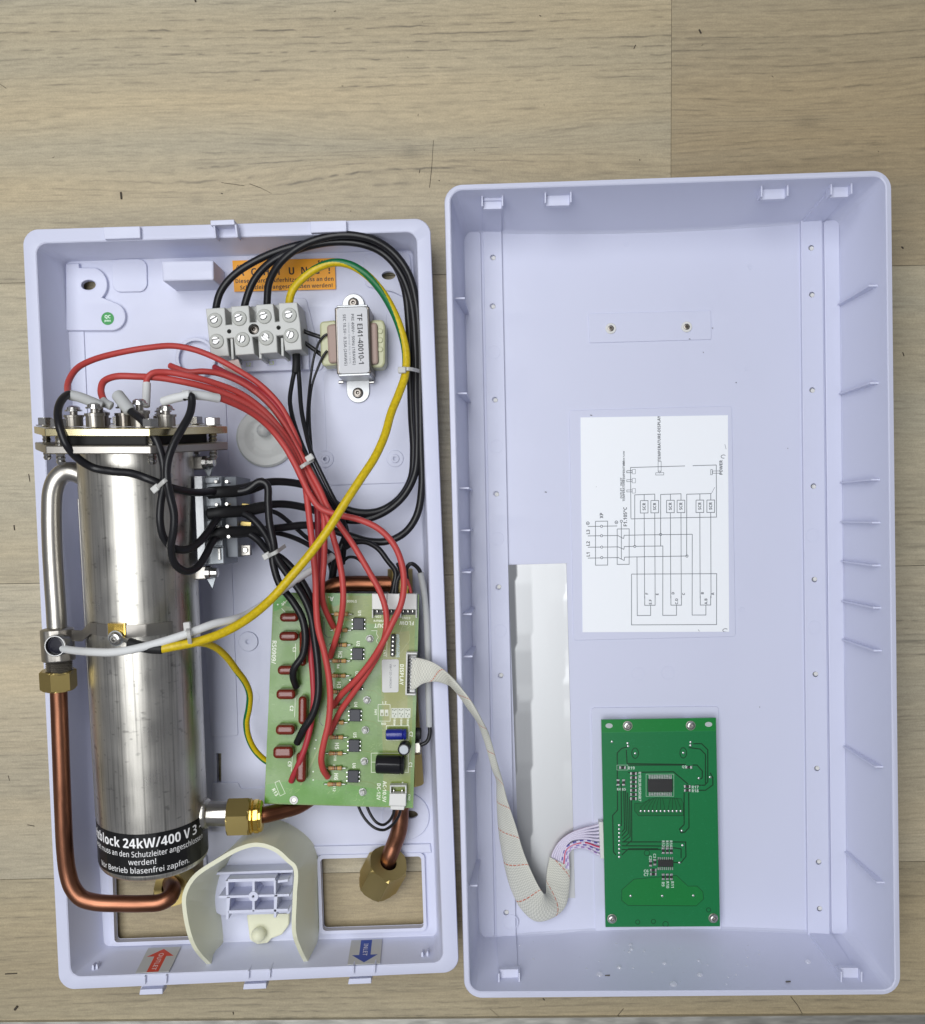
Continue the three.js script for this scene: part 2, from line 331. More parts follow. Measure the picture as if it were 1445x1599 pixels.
  sliver(963, 1588, 974, 1575, 0.25); sliver(848, 1559, 851, 1562, 0.4); sliver(200, 1597, 206, 1596, 0.7); sliver(45, 740, 47, 752, 0.35); sliver(22, 820, 23, 828, 0.5);
  sliver(13, 1211, 15, 1219, 0.2); sliver(43, 1288, 54, 1290, 0.3); sliver(1410, 550, 1412, 556, 0.4); sliver(1408, 385, 1411, 388, 0.6); sliver(765, 1575, 785, 1592, 0.1);
  for (let i = 0; i < 22; i++) { const x = rnd() * 1445, y = rnd() * (rnd() < 0.75 ? 330 : 1599); const k = 1 + rnd() * 2.5, t = rnd() * 6.28; sliver(x, y, x + Math.cos(t) * k, y + Math.sin(t) * k, 0.12 + rnd() * 0.22); }
  const o = part(thing('floor_grit', 'dark grit, splinters and hairs scattered over the floor planks', 'grit', V(0, 0, 0)), 'grit', bits, std(rgb(0.05, 0.04, 0.028), 0.8));
  o.userData.kind = 'stuff'; o.parent.userData.kind = 'stuff';
}

// ---------------------------------------------------------------- screws shared by several things
const screwGeo = {};
function panHead(r) {            // domed head with a driver recess in the middle
  return screwGeo[r] ||= toCreasedNormals(new THREE.LatheGeometry([[0.0001, 0.2], [0.16, 0.25], [0.34, 0.62], [0.55, 0.60], [0.8, 0.46], [0.96, 0.2], [1, 0], [0.98, -0.12], [0.0001, -0.12]].map(([a, b]) => new THREE.Vector2(a * r * mm, b * r * mm)), 20), 0.7);
}
function slotted(r) {            // flat head split by a straight slot
  if (screwGeo['s' + r]) return screwGeo['s' + r];
  const half = s => { const pts = []; for (let i = 0; i <= 12; i++) { const a = (s > 0 ? 0 : Math.PI) + 0.26 + i / 12 * (Math.PI - 0.52); pts.push(V(Math.cos(a) * r * mm, 0, Math.sin(a) * r * mm)); } return plateOf(pts, 0, 1.1, 0.25); };
  return screwGeo['s' + r] = merge([half(1), half(-1), plateOf(ring(V(0, 0, 0), r), -0.6, 0.1, 0.05)]);
}

// ---------------------------------------------------------------- back half of the housing (left tray)
const RIM = 40, PAN = 8;
const trayIn = [[56.5, 380.5], [650, 362], [692, 1503], [111, 1525.5]], trayFloor = [[102, 408], [646, 390], [684, 1462], [162, 1478]];
const basePos = P(390, 950, 0);
const tray = thing('heater_tray', 'shallow white plastic back tray of the opened heater holding its works', 'housing', V(basePos.x, 0.0005, basePos.z));
{
  const out = roundCorners(outline([[34.4, 357.8], [671.8, 340.1], [717.2, 1519], [92, 1546.6]], RIM), 9, 8);
  const outQ = outline([[34.4, 357.8], [671.8, 340.1], [717.2, 1519], [92, 1546.6]], RIM);
  const inn = outline(trayIn, RIM), flo = outline(trayFloor, PAN);
  const R = (q, r, h) => lift(roundCorners(q, r, 8), h);
  const rim = loft([R(grow(flo, 2), 8, 0.6), R(grow(outQ, -3), 8, 0.6), R(grow(outQ, -0.2), 9, RIM - 3), R(outQ, 9, RIM - 1), R(grow(outQ, -0.35), 9, RIM - 0.25), R(grow(outQ, -1), 8.4, RIM), R(grow(inn, 0.7), 6.5, RIM), R(grow(inn, 0.1), 6, RIM - 0.5), R(inn, 6, RIM - 1.4), R(flo, 4, PAN + 1.2), R(grow(flo, -0.4), 3.6, PAN + 0.35), R(grow(flo, -1.4), 3, PAN - 0.2)], true, 0.55);
  part(tray, 'rim', rim, M.plastic);
  // pan with its two pipe openings and fixing holes
  const holeL = roundCorners(outline([[172, 1342], [318, 1338], [322, 1470], [176, 1474]], PAN), 2.5), holeR = roundCorners(outline([[496.5, 1338], [661.5, 1334], [665.5, 1453], [500.5, 1458]], PAN), 3);
  const key = ring(P(138.5, 445, PAN), 4.6, 3.1), keyR = ring(P(607, 430, PAN), 4.6, 3), keyLow = ring(P(641, 1272, PAN), 5.2, 3), slot = outline([[338, 1176], [346, 1176], [346, 1222], [339, 1222]], PAN);
  const pan = plateOf(roundCorners(grow(flo, 0.5), 4, 8), 4.5, PAN, 0.1, [holeL, holeR, key, keyR, keyLow, slot]);
  part(tray, 'pan', pan, M.plastic);
  const ringWall = (outer, inner, lo, hi) => plateOf(outer, lo, hi, 0.25, [inner]);
  part(tray, 'opening_lip', ringWall(roundCorners(outline([[495, 1336], [663, 1332], [667, 1455], [499, 1460.5]], PAN + 3), 3.4), roundCorners(outline([[499.5, 1341], [658.5, 1337], [662.5, 1450], [503.5, 1455]], PAN + 3), 2.4), PAN - 3, PAN + 2.5), M.plastic);
  part(tray, 'opening_lip', ringWall(roundCorners(outline([[168, 1338], [322, 1334], [326, 1474], [172, 1479]], PAN + 3), 3.4), roundCorners(outline([[174, 1342.5], [318, 1338.5], [321, 1468], [178, 1473]], PAN + 3), 2.4), PAN - 3, PAN + 2.5), M.plastic);
  part(tray, 'opening_step', plateOf(outline([[490, 1322], [672, 1318], [674, 1332], [490, 1336]], PAN + 1.6), PAN - 1, PAN + 1.6, 0.6), M.plastic);
  // upper left boss: two joined round pads
  const arc = (cx, cy, r, a0, a1, n = 12) => Array.from({ length: n + 1 }, (_, i) => { const a = (a0 + (a1 - a0) * i / n) * Math.PI / 180; return [cx + r * Math.cos(a), cy + r * Math.sin(a)]; });
  part(tray, 'mounting_boss', plateOf(outline([[103.5, 516], ...arc(174, 494, 22, 90, -70), ...arc(139.5, 444.5, 28, 45, -70), [124, 418], [123, 411], [103, 412]], PAN + 3), PAN - 1, PAN + 3, 0.5, [ring(P(138.5, 445, PAN + 3), 4.6, 3.1)]), M.plastic);
  const qc = canvasMap(128, 128, x => { x.fillStyle = '#0c8a35'; x.fillRect(0, 0, 128, 128); x.fillStyle = '#e8f4ea'; x.textAlign = 'center'; x.font = 'bold 46px sans-serif'; x.fillText('QC', 64, 62); x.font = 'bold 30px sans-serif'; x.fillText('pass', 64, 94); });
  const disc = (c, r, h) => { const g = new THREE.CylinderGeometry(r * mm, r * mm, 0.0002, 32); const u = g.attributes.uv, p = g.attributes.position; for (let i = 0; i < u.count; i++) u.setXY(i, 0.5 + p.getX(i) / (2 * r * mm), 0.5 - p.getZ(i) / (2 * r * mm)); g.translate(c.x, h * mm + 0.0001, c.z); return g; };
  part(tray, 'quality_sticker', disc(P(168.5, 497.5, PAN + 3), 3.9, PAN + 3.02), std(rgb(1, 1, 1), 0.4, 0, { map: qc }), 'round green sticker reading QC pass');
  part(tray, 'raised_pad', plateOf(roundCorners(outline([[174, 405], [229, 404], [230, 455], [176, 456]], PAN + 1.6), 5), PAN - 1, PAN + 1.6, 0.4), M.plastic);
  part(tray, 'block', plateOf(roundCorners(outline([[252, 407], [333.5, 406], [334, 437], [254, 439]], PAN + 25), 1), PAN - 1, PAN + 25, 1), M.plastic);
  part(tray, 'raised_pad', plateOf(outline([[103, 517], [131, 517], [137, 655], [112, 656]], PAN + 1), PAN - 1, PAN + 1, 0.3), M.plastic);
  part(tray, 'raised_pad', plateOf(roundCorners(outline([[341, 515], [362, 470], [478, 465], [507, 578], [340, 582]], PAN + 1.1), 3), PAN - 1, PAN + 1.1, 0.3), M.plastic);
  part(tray, 'transformer_pad', plateOf(roundCorners(outline([[505, 579], [600, 574], [604, 485], [638, 480], [647, 742], [634, 754], [512, 758], [510, 735], [510, 700]], PAN + 1), 3), PAN - 1, PAN + 1, 0.35), M.plastic);
  part(tray, 'raised_pad', plateOf(roundCorners(outline([[567, 396], [640, 393], [646, 470], [612, 455], [570, 447]], PAN + 1.8), 4), PAN - 1, PAN + 1.8, 0.4, [ring(P(607, 430, PAN + 1.8), 4.6, 3)]), M.plastic);
  for (const [x, y] of [[508, 717], [617, 716]]) part(tray, 'screw_boss', [plateOf(ring(P(x, y, PAN + 1.6), 5.2), PAN - 1, PAN + 1.6, 0.3, [ring(P(x, y, PAN + 1.6), 2.6)]), plateOf(ring(P(x, y, PAN + 2.6), 2.6), PAN - 1, PAN + 2.4, 0.3, [ring(P(x, y, PAN + 2.6), 1.5)])], M.plastic);
  part(tray, 'screw_boss', [plateOf(ring(P(387.5, 1002, PAN + 1.6), 6), PAN - 1, PAN + 1.4, 0.4, [ring(P(387.5, 1002, PAN + 1.6), 2)])], M.plastic);
  part(tray, 'raised_pad', plateOf(roundCorners(outline([[290, 600], [352, 600], [366, 985], [372, 1149], [330, 1151]], PAN + 0.9), 1.5), PAN - 1, PAN + 0.9, 0.3), M.plastic);
  part(tray, 'raised_pad', plateOf(roundCorners(outline([[420, 1230], [376, 1232], [372, 1222], [330, 1222], [330, 1300], [420, 1300]], PAN + 1), 2), PAN - 1, PAN + 1, 0.3), M.plastic);
  part(tray, 'keyhole_boss', plateOf(ring(P(634, 1275, PAN + 1.4), 14.5), PAN - 1, PAN + 1.4, 0.5, [ring(P(641, 1272, PAN + 1.4), 5.2, 3)]), M.plastic);
  part(tray, 'ring_mark', plateOf(ring(P(306, 559, PAN + 3), 12.5), PAN - 1, PAN + 4, 0.4, [ring(P(306, 559, PAN + 4), 11)]), M.plastic);
  for (const [x, y] of [[385, 752], [398, 940], [395, 1090], [150, 880]]) part(tray, 'ejector_mark', plateOf(ring(P(x, y, PAN), 4.4), PAN - 1, PAN + 0.18, 0.08), M.plastic);
  // orange warning sticker
  const orange = canvasMap(640, 190, (x, w, h) => {
    x.fillStyle = '#f3a416'; x.fillRect(0, 0, w, h); x.fillStyle = '#3c220a'; x.font = 'bold 34px sans-serif'; x.textAlign = 'left'; x.fillText('400V~', 22, 50); x.textAlign = 'right'; x.fillText('50Hz', w - 30, 36);
    x.font = 'bold 62px sans-serif'; x.textAlign = 'center'; x.fillStyle = '#20100a'; 'ACHTUNG!'.split('').forEach((c, i) => x.fillText(c, 50 + i * 79, 94));
    x.font = 'bold 34px sans-serif'; x.fillStyle = '#2e1a08'; x.fillText('Dieser Durchlauferhitzer muss an den', w / 2, 138); x.fillText('Schutzleiter angeschlossen werden!', w / 2 + 10, 178);
  });
  part(tray, 'warning_sticker', slab(outline([[363, 407], [523, 403], [524.5, 451.5], [366, 455.5]], PAN + 1.5), 0.35), std(rgb(1, 1, 1), 0.5, 0, { map: orange }), 'orange warning sticker with black German text');
  // yellow-green pole marks under the terminal block
  const glyph = (draw, x, y, w, h) => { const t = canvasMap(96, 64, (c, cw, ch) => { c.fillStyle = '#b6b7cf'; c.fillRect(0, 0, cw, ch); c.fillStyle = c.strokeStyle = '#a8c020'; draw(c, cw, ch); }); part(tray, 'pole_mark', slab(outline(rectPx(x, y, w, h, -0.06), PAN + 5.2), 0.2), std(rgb(1, 1, 1), 0.5, 0, { map: t })); };
  part(tray, 'mark_strip', plateOf(outline([[370, 545], [482, 540], [483, 577], [372, 581]], PAN + 5), PAN - 1, PAN + 5, 0.5), M.plastic);
  const word = s => (c, w, h) => { c.font = '52px sans-serif'; c.textAlign = 'center'; c.fillText(s, w / 2, 52); };
  glyph(word('L2'), 388.5, 569, 14, 9); glyph(word('L3'), 424.5, 566.5, 14, 9);
  glyph((c, w, h) => { c.lineWidth = 6; c.beginPath(); c.arc(48, 32, 27, 0, 7); c.stroke(); c.beginPath(); c.moveTo(48, 8); c.lineTo(48, 32); c.moveTo(28, 32); c.lineTo(68, 32); c.moveTo(34, 42); c.lineTo(62, 42); c.moveTo(41, 51); c.lineTo(55, 51); c.stroke(); }, 463, 563, 18, 12);
  // clips along the upper and lower rim
  const bar = (q, lo, hi, b = 0.4) => plateOf(roundCorners(outline(q, hi), 0.4, 3), lo, hi, b);
  part(tray, 'clip_bar', bar([[161.5, 354.5], [218.5, 353], [219.5, 371.5], [163, 373.5]], RIM - 2, RIM + 3), M.plastic);
  part(tray, 'clip_bar', bar([[484.5, 345.5], [541, 344], [541.5, 361], [485.5, 363.5]], RIM - 2, RIM + 3), M.plastic);
  part(tray, 'clip_hook', [bar([[328.5, 344], [365.5, 342.5], [367, 350.5], [329, 352]], RIM - 1, RIM + 8), bar([[333, 352], [336, 352], [338, 371.5], [335.5, 371.5]], RIM - 1, RIM + 7), bar([[366, 350], [369.5, 350], [372, 370.5], [369, 370.5]], RIM - 1, RIM + 7)], M.plastic);
  for (const [x, y] of [[240, 1523.5], [402, 1515], [566, 1507]]) {
    const t = [];
    t.push(bar([[x - 15, y + 3], [x + 20, y + 2], [x + 14, y + 22], [x - 21, y + 23]], RIM - 9, RIM - 5));
    t.push(bar([[x - 21, y + 22], [x + 14, y + 20.5], [x + 14, y + 29], [x - 22.5, y + 30.5]], RIM - 9, RIM - 1));
    t.push(bar([[x - 15.5, y + 1.5], [x - 12.5, y + 1.5], [x - 13, y + 14], [x - 16, y + 14]], RIM - 9, RIM + 2.2)); t.push(bar([[x + 18, y], [x + 21, y], [x + 20, y + 13], [x + 17, y + 13]], RIM - 9, RIM + 2.2));
    part(tray, 'clip_tongue', t, M.plastic);
  }
  // flow direction stickers on the lower inner wall
  const w0 = P(300, 1480, PAN), w1 = P(300, 1513, RIM), w2 = P(600, 1465, PAN);
  const nrm = w1.clone().sub(w0).cross(w2.clone().sub(w0)).normalize(); if (nrm.y < 0) nrm.negate();
  const low = inn.map(p => p.clone());
  const wallPoint = (x, y) => { // spot on the sloping lower wall
    const u = Math.max(0, Math.min(1, (x - 110) / 580)), a = flo[3].clone().lerp(flo[2], u), b = flo[2].clone().add(a).sub(flo[3].clone()), c = low[3].clone().lerp(low[2], u), n = b.clone().sub(a).cross(c.clone().sub(a)).normalize(); if (n.y < 0) n.negate();
    const o = V(0, EYE, 0), d = P(x, y, 0).sub(o); const t = a.clone().sub(o).dot(n) / d.dot(n); return { p: o.addScaledVector(d, t).addScaledVector(n, 0.0007), n };
  };
  const arrow = (col, text, up) => canvasMap(256, 256, (x, w, h) => {
    x.fillStyle = '#bcbdbd'; x.fillRect(0, 0, w, h); x.fillStyle = col; x.translate(w / 2, h / 2); if (!up) x.rotate(Math.PI);
    x.beginPath(); x.moveTo(0, -112); x.lineTo(104, -34); x.lineTo(46, -34); x.lineTo(46, 124); x.lineTo(-46, 124); x.lineTo(-46, -34); x.lineTo(-104, -34); x.closePath(); x.fill();
    x.fillStyle = '#e9e4e6'; x.font = '50px sans-serif'; x.textAlign = 'center'; x.textBaseline = 'middle'; if (up) { x.rotate(Math.PI / 2); x.fillText(text, 18, 0); } else { x.rotate(-Math.PI / 2); x.fillText(text, -22, 0); }
  });
  const stick = (q, map, label) => { const v = q.map(([x, y]) => wallPoint(x, y)); part(tray, 'flow_sticker', slab(v.map(e => e.p), 0.3, v[0].n.clone().negate()), std(rgb(1, 1, 1), 0.4, 0, { map }), label); };
  stick([[232, 1482], [283, 1480], [264, 1519], [212, 1521]], arrow('#cf3a24', 'OUTLET', true), 'clear sticker with red arrow reading OUTLET');
  stick([[549, 1470], [597, 1468], [594, 1506], [543, 1508]], arrow('#173f9e', 'INLET', false), 'clear sticker with blue arrow reading INLET');
  for (const [x, y] of [[147, 1512], [153, 1511], [660, 1492], [668, 1491]]) { const v = wallPoint(x, y); part(tray, 'small_rib', plateOf(ring(v.p, 0.7, 2.2, 10), v.p.y / mm - 3, v.p.y / mm + 1.6, 0.2), M.plastic); }
  // middle support grid between the two openings
  const g = (q, lo, hi) => plateOf(outline(q, hi), lo, hi, 0.25);
  const grid = [g([[356, 1373], [430, 1371], [430, 1376], [356, 1378]], 10, 27), g([[342, 1399], [452, 1396], [452, 1400], [342, 1403]], 10, 27), g([[356, 1422], [450, 1419], [450, 1423.5], [356, 1427]], 10, 27),
    g([[352.5, 1376], [357, 1376], [357, 1398], [353, 1398]], 10, 27), g([[354, 1400], [360, 1400], [357, 1436], [353, 1436]], 10, 27), g([[394, 1376], [398, 1376], [398, 1424], [394, 1424]], 10, 27), g([[427, 1375], [431, 1375], [431, 1396], [428, 1396]], 10, 27), g([[428, 1398], [434, 1396], [431.5, 1433], [427.5, 1433]], 10, 27), g([[434, 1375], [450, 1373], [450, 1377], [434, 1379]], 10, 27),
    plateOf(ring(P(396, 1400, 27.4), 3), 10, 27.6, 0.3, [ring(P(396, 1400, 27.4), 1.2)])];
  part(tray, 'support_grid', grid, M.plastic);
  part(tray, 'support_floor', plateOf(roundCorners(outline([[327, 1366], [458, 1361], [456, 1420], [452, 1428], [346, 1430], [330, 1421]], 13), 2), PAN - 1, 13, 0.5), M.plastic);
  part(tray, 'support_wall', plateOf(outline([[328, 1362.5], [458, 1358.5], [458, 1363], [328, 1367]], 20), PAN - 1, 20, 0.5), M.plastic);
}

// ---------------------------------------------------------------- front cover (right tray, lying on its face)
const CRIM = 56, CPAN = 3;
const covOut = outline([[693.5, 288.3], [1392.7, 264.7], [1407.3, 1553.8], [725.4, 1559.6]], CRIM), covIn = outline([[703.5, 297.5], [1383, 275], [1397.5, 1545.5], [734.5, 1548.5]], CRIM), covFlo = outline([[724, 360.5], [1311, 342], [1324, 1459], [748, 1465]], CPAN);
const covPos = P(1040, 900, 0);
const cover = thing('housing_cover', 'deep white plastic front cover lying open side up', 'cover', V(covPos.x, 0.0005, covPos.z));
// the two short ends of the face curve inwards (mm at the middle)
const BOW = { 0: 3, 2: 4.5 };
// closed loop of rounded corners with its sides divided, the short ends bent by the given share of the bow
function bowed(loop, share) {
  const n = loop.length / 4, out = [];
  for (let s = 0; s < 4; s++) {
    for (let i = 0; i < n; i++) out.push(loop[s * n + i].clone());
    const a = loop[s * n + n - 1], b = loop[((s + 1) * n) % loop.length];
    for (let i = 1; i < 14; i++) { const p = a.clone().lerp(b, i / 14); if (BOW[s]) p.z += (s === 0 ? 1 : -1) * BOW[s] * mm * share * Math.sin(Math.PI * i / 14); out.push(p); }
  }
  return out;
}
// spot on an inner wall of the cover: side 0 top, 1 right, 2 bottom, 3 left
function coverWall(side, x, y, off = 0.3) {
  const a = covFlo[side], b = covFlo[(side + 1) % 4], c = covIn[side], n = b.clone().sub(a).cross(c.clone().sub(a)).normalize(); if (n.y < 0) n.negate();
  const o = V(0, EYE, 0), d = P(x, y, 0).sub(o), t = a.clone().sub(o).dot(n) / d.dot(n), p = o.addScaledVector(d, t).addScaledVector(n, off * mm); if (BOW[side]) p.z += (side === 0 ? 1 : -1) * BOW[side] * mm * Math.sin(Math.PI * Math.max(0, Math.min(1, (p.x - a.x) / (b.x - a.x)))) * (1 - (p.y / mm - CPAN) / (CRIM - CPAN)); return { p, n };
}
{
  const R = (q, r, h, share = 0) => bowed(lift(roundCorners(q, r, 8), h), share);
  part(cover, 'shell', loft([R(grow(covFlo, -6), 8, 0.5), R(grow(covFlo, 0), 9, 0.5), R(grow(covFlo, 2.6), 9, 3), R(covOut, 10, CRIM - 1.2), R(grow(covOut, -0.35), 10, CRIM - 0.3), R(grow(covOut, -1), 9.5, CRIM), R(grow(covIn, 0.7), 7, CRIM), R(grow(covIn, 0.1), 6.6, CRIM - 0.5), R(covIn, 6.5, CRIM - 1.4), R(grow(covFlo, 0.5), 7, CPAN + 3.6, 0.93), R(covFlo, 7, CPAN + 1.8, 1), R(grow(covFlo, -0.7), 6.6, CPAN + 0.6, 1), R(grow(covFlo, -2), 6, CPAN - 0.1, 1)], true, 0.55), M.plastic);
  part(cover, 'face_panel', plateOf(roundCorners(grow(covFlo, 0.4), 4, 8), 0.8, CPAN, 0.1), M.plastic);
  const pad = (q, lo, hi, r = 1.5, b = 0.25) => plateOf(roundCorners(outline(q, hi), r, 4), lo, hi, b);
  // long ribs that run the length of the face
  const strips = [[[754.5, 361], [783.5, 360], [806, 1462], [776, 1463]], [[1251, 344], [1284, 343], [1296, 1459], [1262, 1460]]];
  const pegs = [[770, 402, 2], [769.5, 478, 2], [773, 624, 2], [775, 771, 2], [778.5, 917, 2], [782, 1055, 2], [790.5, 1425, 2], [1267, 387, 2.6], [1268, 460, 2.6], [1268.5, 609, 2.6], [1270.5, 759, 2.6], [1272, 905, 2.6], [1273.5, 1053, 2.6], [1276, 1200, 2.6], [1278.5, 1346, 2.6], [1280, 1419, 2.6]];
  const stripOf = (k, h) => plateOf(roundCorners(outline(strips[k], CPAN + h), 0.3, 4), CPAN - 1, CPAN + h, 0.3, pegs.filter(e => e[2] === h).map(([x, y]) => ring(P(x, y, CPAN + h), 2.0, 2.0, 20)));
  part(cover, 'side_strip', stripOf(0, 2), M.plastic); part(cover, 'side_strip', stripOf(1, 2.6), M.plastic);
  part(cover, 'edge_ledge', pad([[724, 362], [751, 361], [773, 1463], [748, 1464]], CPAN - 1, CPAN + 1.2, 2, 0.5), M.plastic);
  part(cover, 'edge_ledge', pad([[1287, 344], [1311, 343], [1324, 1458], [1299, 1459]], CPAN - 1, CPAN + 1.8, 2, 0.5), M.plastic);
  // the strips turn up the end walls as shallow pads that end at the snap windows
  const wallPad = (side, q, th) => { const v = q.map(([x, y]) => coverWall(side, x, y, th)); return slab(v.map(e => e.p), th + 1, v[0].n.clone().negate()); };
  part(cover, 'wall_pad', wallPad(0, [[753.5, 310], [783.5, 309], [783.5, 361], [755, 361.5]], 1.2), M.plastic);
  part(cover, 'wall_pad', wallPad(0, [[1292, 299], [1326, 298], [1286, 343], [1250, 345]], 1.2), M.plastic);
  part(cover, 'wall_pad', wallPad(2, [[776, 1463], [806, 1462], [809, 1527], [779, 1529]], 1.2), M.plastic);
  part(cover, 'wall_pad', wallPad(2, [[1262, 1460], [1296, 1459], [1340, 1524], [1310, 1526]], 1.2), M.plastic);
  // snap pockets near the rim: a ledge between two cheeks
  for (const [side, x, y, w] of [[0, 769, 311, 29], [0, 871, 305, 37], [0, 1207, 295, 38], [0, 1310.5, 292.5, 29], [2, 795, 1529, 29], [2, 1326, 1526.5, 29]]) {
    const s = side === 0 ? 1 : -1, c = coverWall(side, x, y, 0).p, e = coverWall(side, x + w / 2, y - (side === 0 ? w * 0.016 : w * 0.002), 0).p, u = e.clone().sub(c); u.y = 0; const hw = u.length(); u.normalize();
    const z = V(0, 0, s), h = c.y / mm, box = (k0, k1, d0, d1, lo, hi) => plateOf([c.clone().addScaledVector(u, k0).addScaledVector(z, d0 * mm), c.clone().addScaledVector(u, k1).addScaledVector(z, d0 * mm), c.clone().addScaledVector(u, k1).addScaledVector(z, d1 * mm), c.clone().addScaledVector(u, k0).addScaledVector(z, d1 * mm)], lo, hi, 0.2);
    part(cover, 'snap_pocket', [box(-hw, hw, -1.5, 5.4, h - 4, h), box(-hw - 0.0009, -hw, -2.5, 5, h - 4, h + 4), box(hw, hw + 0.0009, -2.5, 5, h - 4, h + 4)], M.plastic);
  }
  // stiffening ribs along both long walls
  const rib = (pts) => { const u = pts[1].clone().sub(pts[0]).setY(0).normalize(), n = V(-u.z, 0, u.x).multiplyScalar(0.45 * mm); return loft([pts.map(p => p.clone()), pts.map(p => p.clone().add(n)), pts.map(p => p.clone().sub(n))].slice(1), true, 0.3); };
  const ribBoth = pts => { const side = rib(pts), s = new THREE.BufferGeometry(), u = pts[1].clone().sub(pts[0]).setY(0).normalize(), n = V(-u.z, 0, u.x).multiplyScalar(0.45 * mm), a = []; for (const k of [1, -1]) for (const i of [0, 1, 2, 0, 2, 3]) { const p = pts[i].clone().addScaledVector(n, k); a.push(p.x, p.y, p.z); } s.setAttribute('position', new THREE.Float32BufferAttribute(a, 3)); s.computeVertexNormals(); return [side, planar(s)]; };
  for (const [y, yf] of [[446, 477], [598, 616], [749, 754], [816, 815], [883, 876], [949, 938], [1016, 998], [1197.5, 1164], [1378, 1328]]) {
    const x = 1377 + (y - 446) * 0.0128, A = P(x + 3, y, 46), B = P(x - 20, y, 46), C = P(1306 + (yf - 477) * 0.012, yf, CPAN), D = C.clone().add(V(0.005, 0, 0));
    part(cover, 'stiffening_rib', ribBoth([A, B, C, D]), M.plastic);
  }
  for (const y of [465.5, 614, 762, 828, 893.5, 959, 1025, 1204, 1383]) {
    const x = 706.5 + (y - 465) * 0.0215, B = P(x + 19.5, y, 46), A = P(x - 2, y + 0.3, 46), C = B.clone().add(V(0.0018, -0.043, -0.0002)), D = A.clone().add(V(-0.001, -0.043, 0)); C.z = B.z; D.z = A.z;
    part(cover, 'stiffening_rib', ribBoth([A, B, C, D]), M.plastic);
  }
  // thin raised fields of the face
  part(cover, 'raised_field', pad([[889, 641], [1143, 634], [1149, 994], [896, 1000]], CPAN - 1, CPAN + 0.7, 1.5), M.plastic);
  part(cover, 'raised_field', pad([[923.5, 1105.5], [1122.5, 1103], [1127, 1452], [930, 1455]], CPAN - 1, CPAN + 0.9, 2), M.plastic);
  part(cover, 'screw_plate', pad([[919, 490], [1110.5, 485], [1111, 530], [921, 535.5]], CPAN - 1, CPAN + 0.7, 0.8), M.plastic);
  for (const [x, y] of [[954, 513], [1072.5, 510.5]]) { const c = P(x, y, CPAN + 1); part(cover, 'screw_ring', plateOf(ring(c, 3.3), CPAN + 0.5, CPAN + 1.5, 0.4, [ring(c, 2.1)]), M.whitePlastic); piece(cover, 'screw', panHead(2.2), M.darkSteel, V(c.x, (CPAN + 0.7) * mm, c.z)); }
  // pegs standing off-centre in their holes along the strips
  const peg = toCreasedNormals(new THREE.LatheGeometry([[0, 3], [1.0, 2.9], [1.3, 2.6], [1.3, 0]].map(([a, b]) => new THREE.Vector2(Math.max(a, 0.001) * mm, b * mm)), 16), 0.6);
  for (const [x, y, h] of pegs) { const c = P(x + (x < 900 ? 1.2 : 0.8), y + (y > 812 ? -0.8 : 1), CPAN + h); c.y = (CPAN + h - 2.4) * mm; piece(cover, 'peg', peg, M.whitePlastic, c); }
  for (const [x, y, h, r] of [[771, 550, 2, 4], [775.5, 697, 2, 4], [777, 841, 2, 4], [781, 985, 2, 4], [1269, 836, 2.6, 4.2], [1272, 980, 2.6, 4.2], [996, 1052, 0, 4.2], [1043, 1050.5, 0, 4.2], [1171, 417, 0, 1.4], [1165, 576, 0, 1.3], [1159, 952, 0, 1.5], [978, 381, 0, 1.4], [797, 1440, 2, 5]]) part(cover, 'moulding_mark', plateOf(ring(P(x, y, CPAN + h), r), CPAN + h - 0.3, CPAN + h + 0.22, 0.08, [ring(P(x, y, CPAN + h), r - 0.45)]), M.plastic);

  // water drops and dirt specks on the lower wall
  const drops = [], spots = [[985, 1484, 1.5], [986, 1490, 1.6], [983, 1494, 1.2], [1006, 1493, 0.9], [967, 1515, 1.6], [989, 1516, 1], [937, 1525, 2.4], [968, 1516, 1.4], [1093, 1526, 2.1], [1038, 1510, 1.6], [1019, 1522, 0.9], [1091, 1506, 1.1], [1262, 1505, 2.1], [1052, 1539, 2.6], [1170, 1550, 0], [833, 1501, 1], [812, 1480, 0.9], [796, 1487, 1.3], [793, 1492, 0.8], [798, 1513, 0.9], [802, 1484, 0.8], [916, 1516, 0.9], [1186, 1496, 0.7], [1168, 1500, 0.6], [1150, 1525, 0.8]];
  for (let i = 0; i < 34; i++) spots.push([790 + rnd() * 400, 1474 + rnd() * 66, 0.3 + rnd() * 0.5]);
  for (const [x, y, r] of spots) if (r) { const v = coverWall(2, x, y, 0.05), s = new THREE.SphereGeometry(r * mm * 0.9, 12, 6, 0, 6.2832, 0, 1.45); s.scale(1, 0.75, 1); s.applyQuaternion(new THREE.Quaternion().setFromUnitVectors(V(0, 1, 0), v.n)); s.translate(v.p.x, v.p.y, v.p.z); drops.push(s); }
  const specks = [], speck = (x, y, k, h) => { const a = P(x, y, h), b = P(x + k, y + k * 0.25, h); specks.push(rod(a, b, 0.22, 6)); };
  for (const [x, y, k] of [[851, 768, 3], [1308, 363, 1.2], [1098, 550, 1.2], [1149, 597, 1.6], [1112, 512, 1.6], [1076, 529, 2.4], [922, 648, 3], [1280, 1242, 1], [1186, 1104, 1], [931, 760, 0.8], [1230, 700, 0.8]]) speck(x, y, k, CPAN + 0.95);
  for (const [x, y] of [[945, 1527], [1227, 1535], [1373, 1525]]) { const v = coverWall(2, x, y, 0.4).p; specks.push(rod(v, v.clone().add(V(0.0028, 0, -0.0002)), 0.45, 6)); }
  const dirt = thing('dirt_specks', 'dark dirt specks scattered on the inside of the cover', 'dirt', P(1000, 900, CPAN)); dirt.userData.kind = 'stuff';
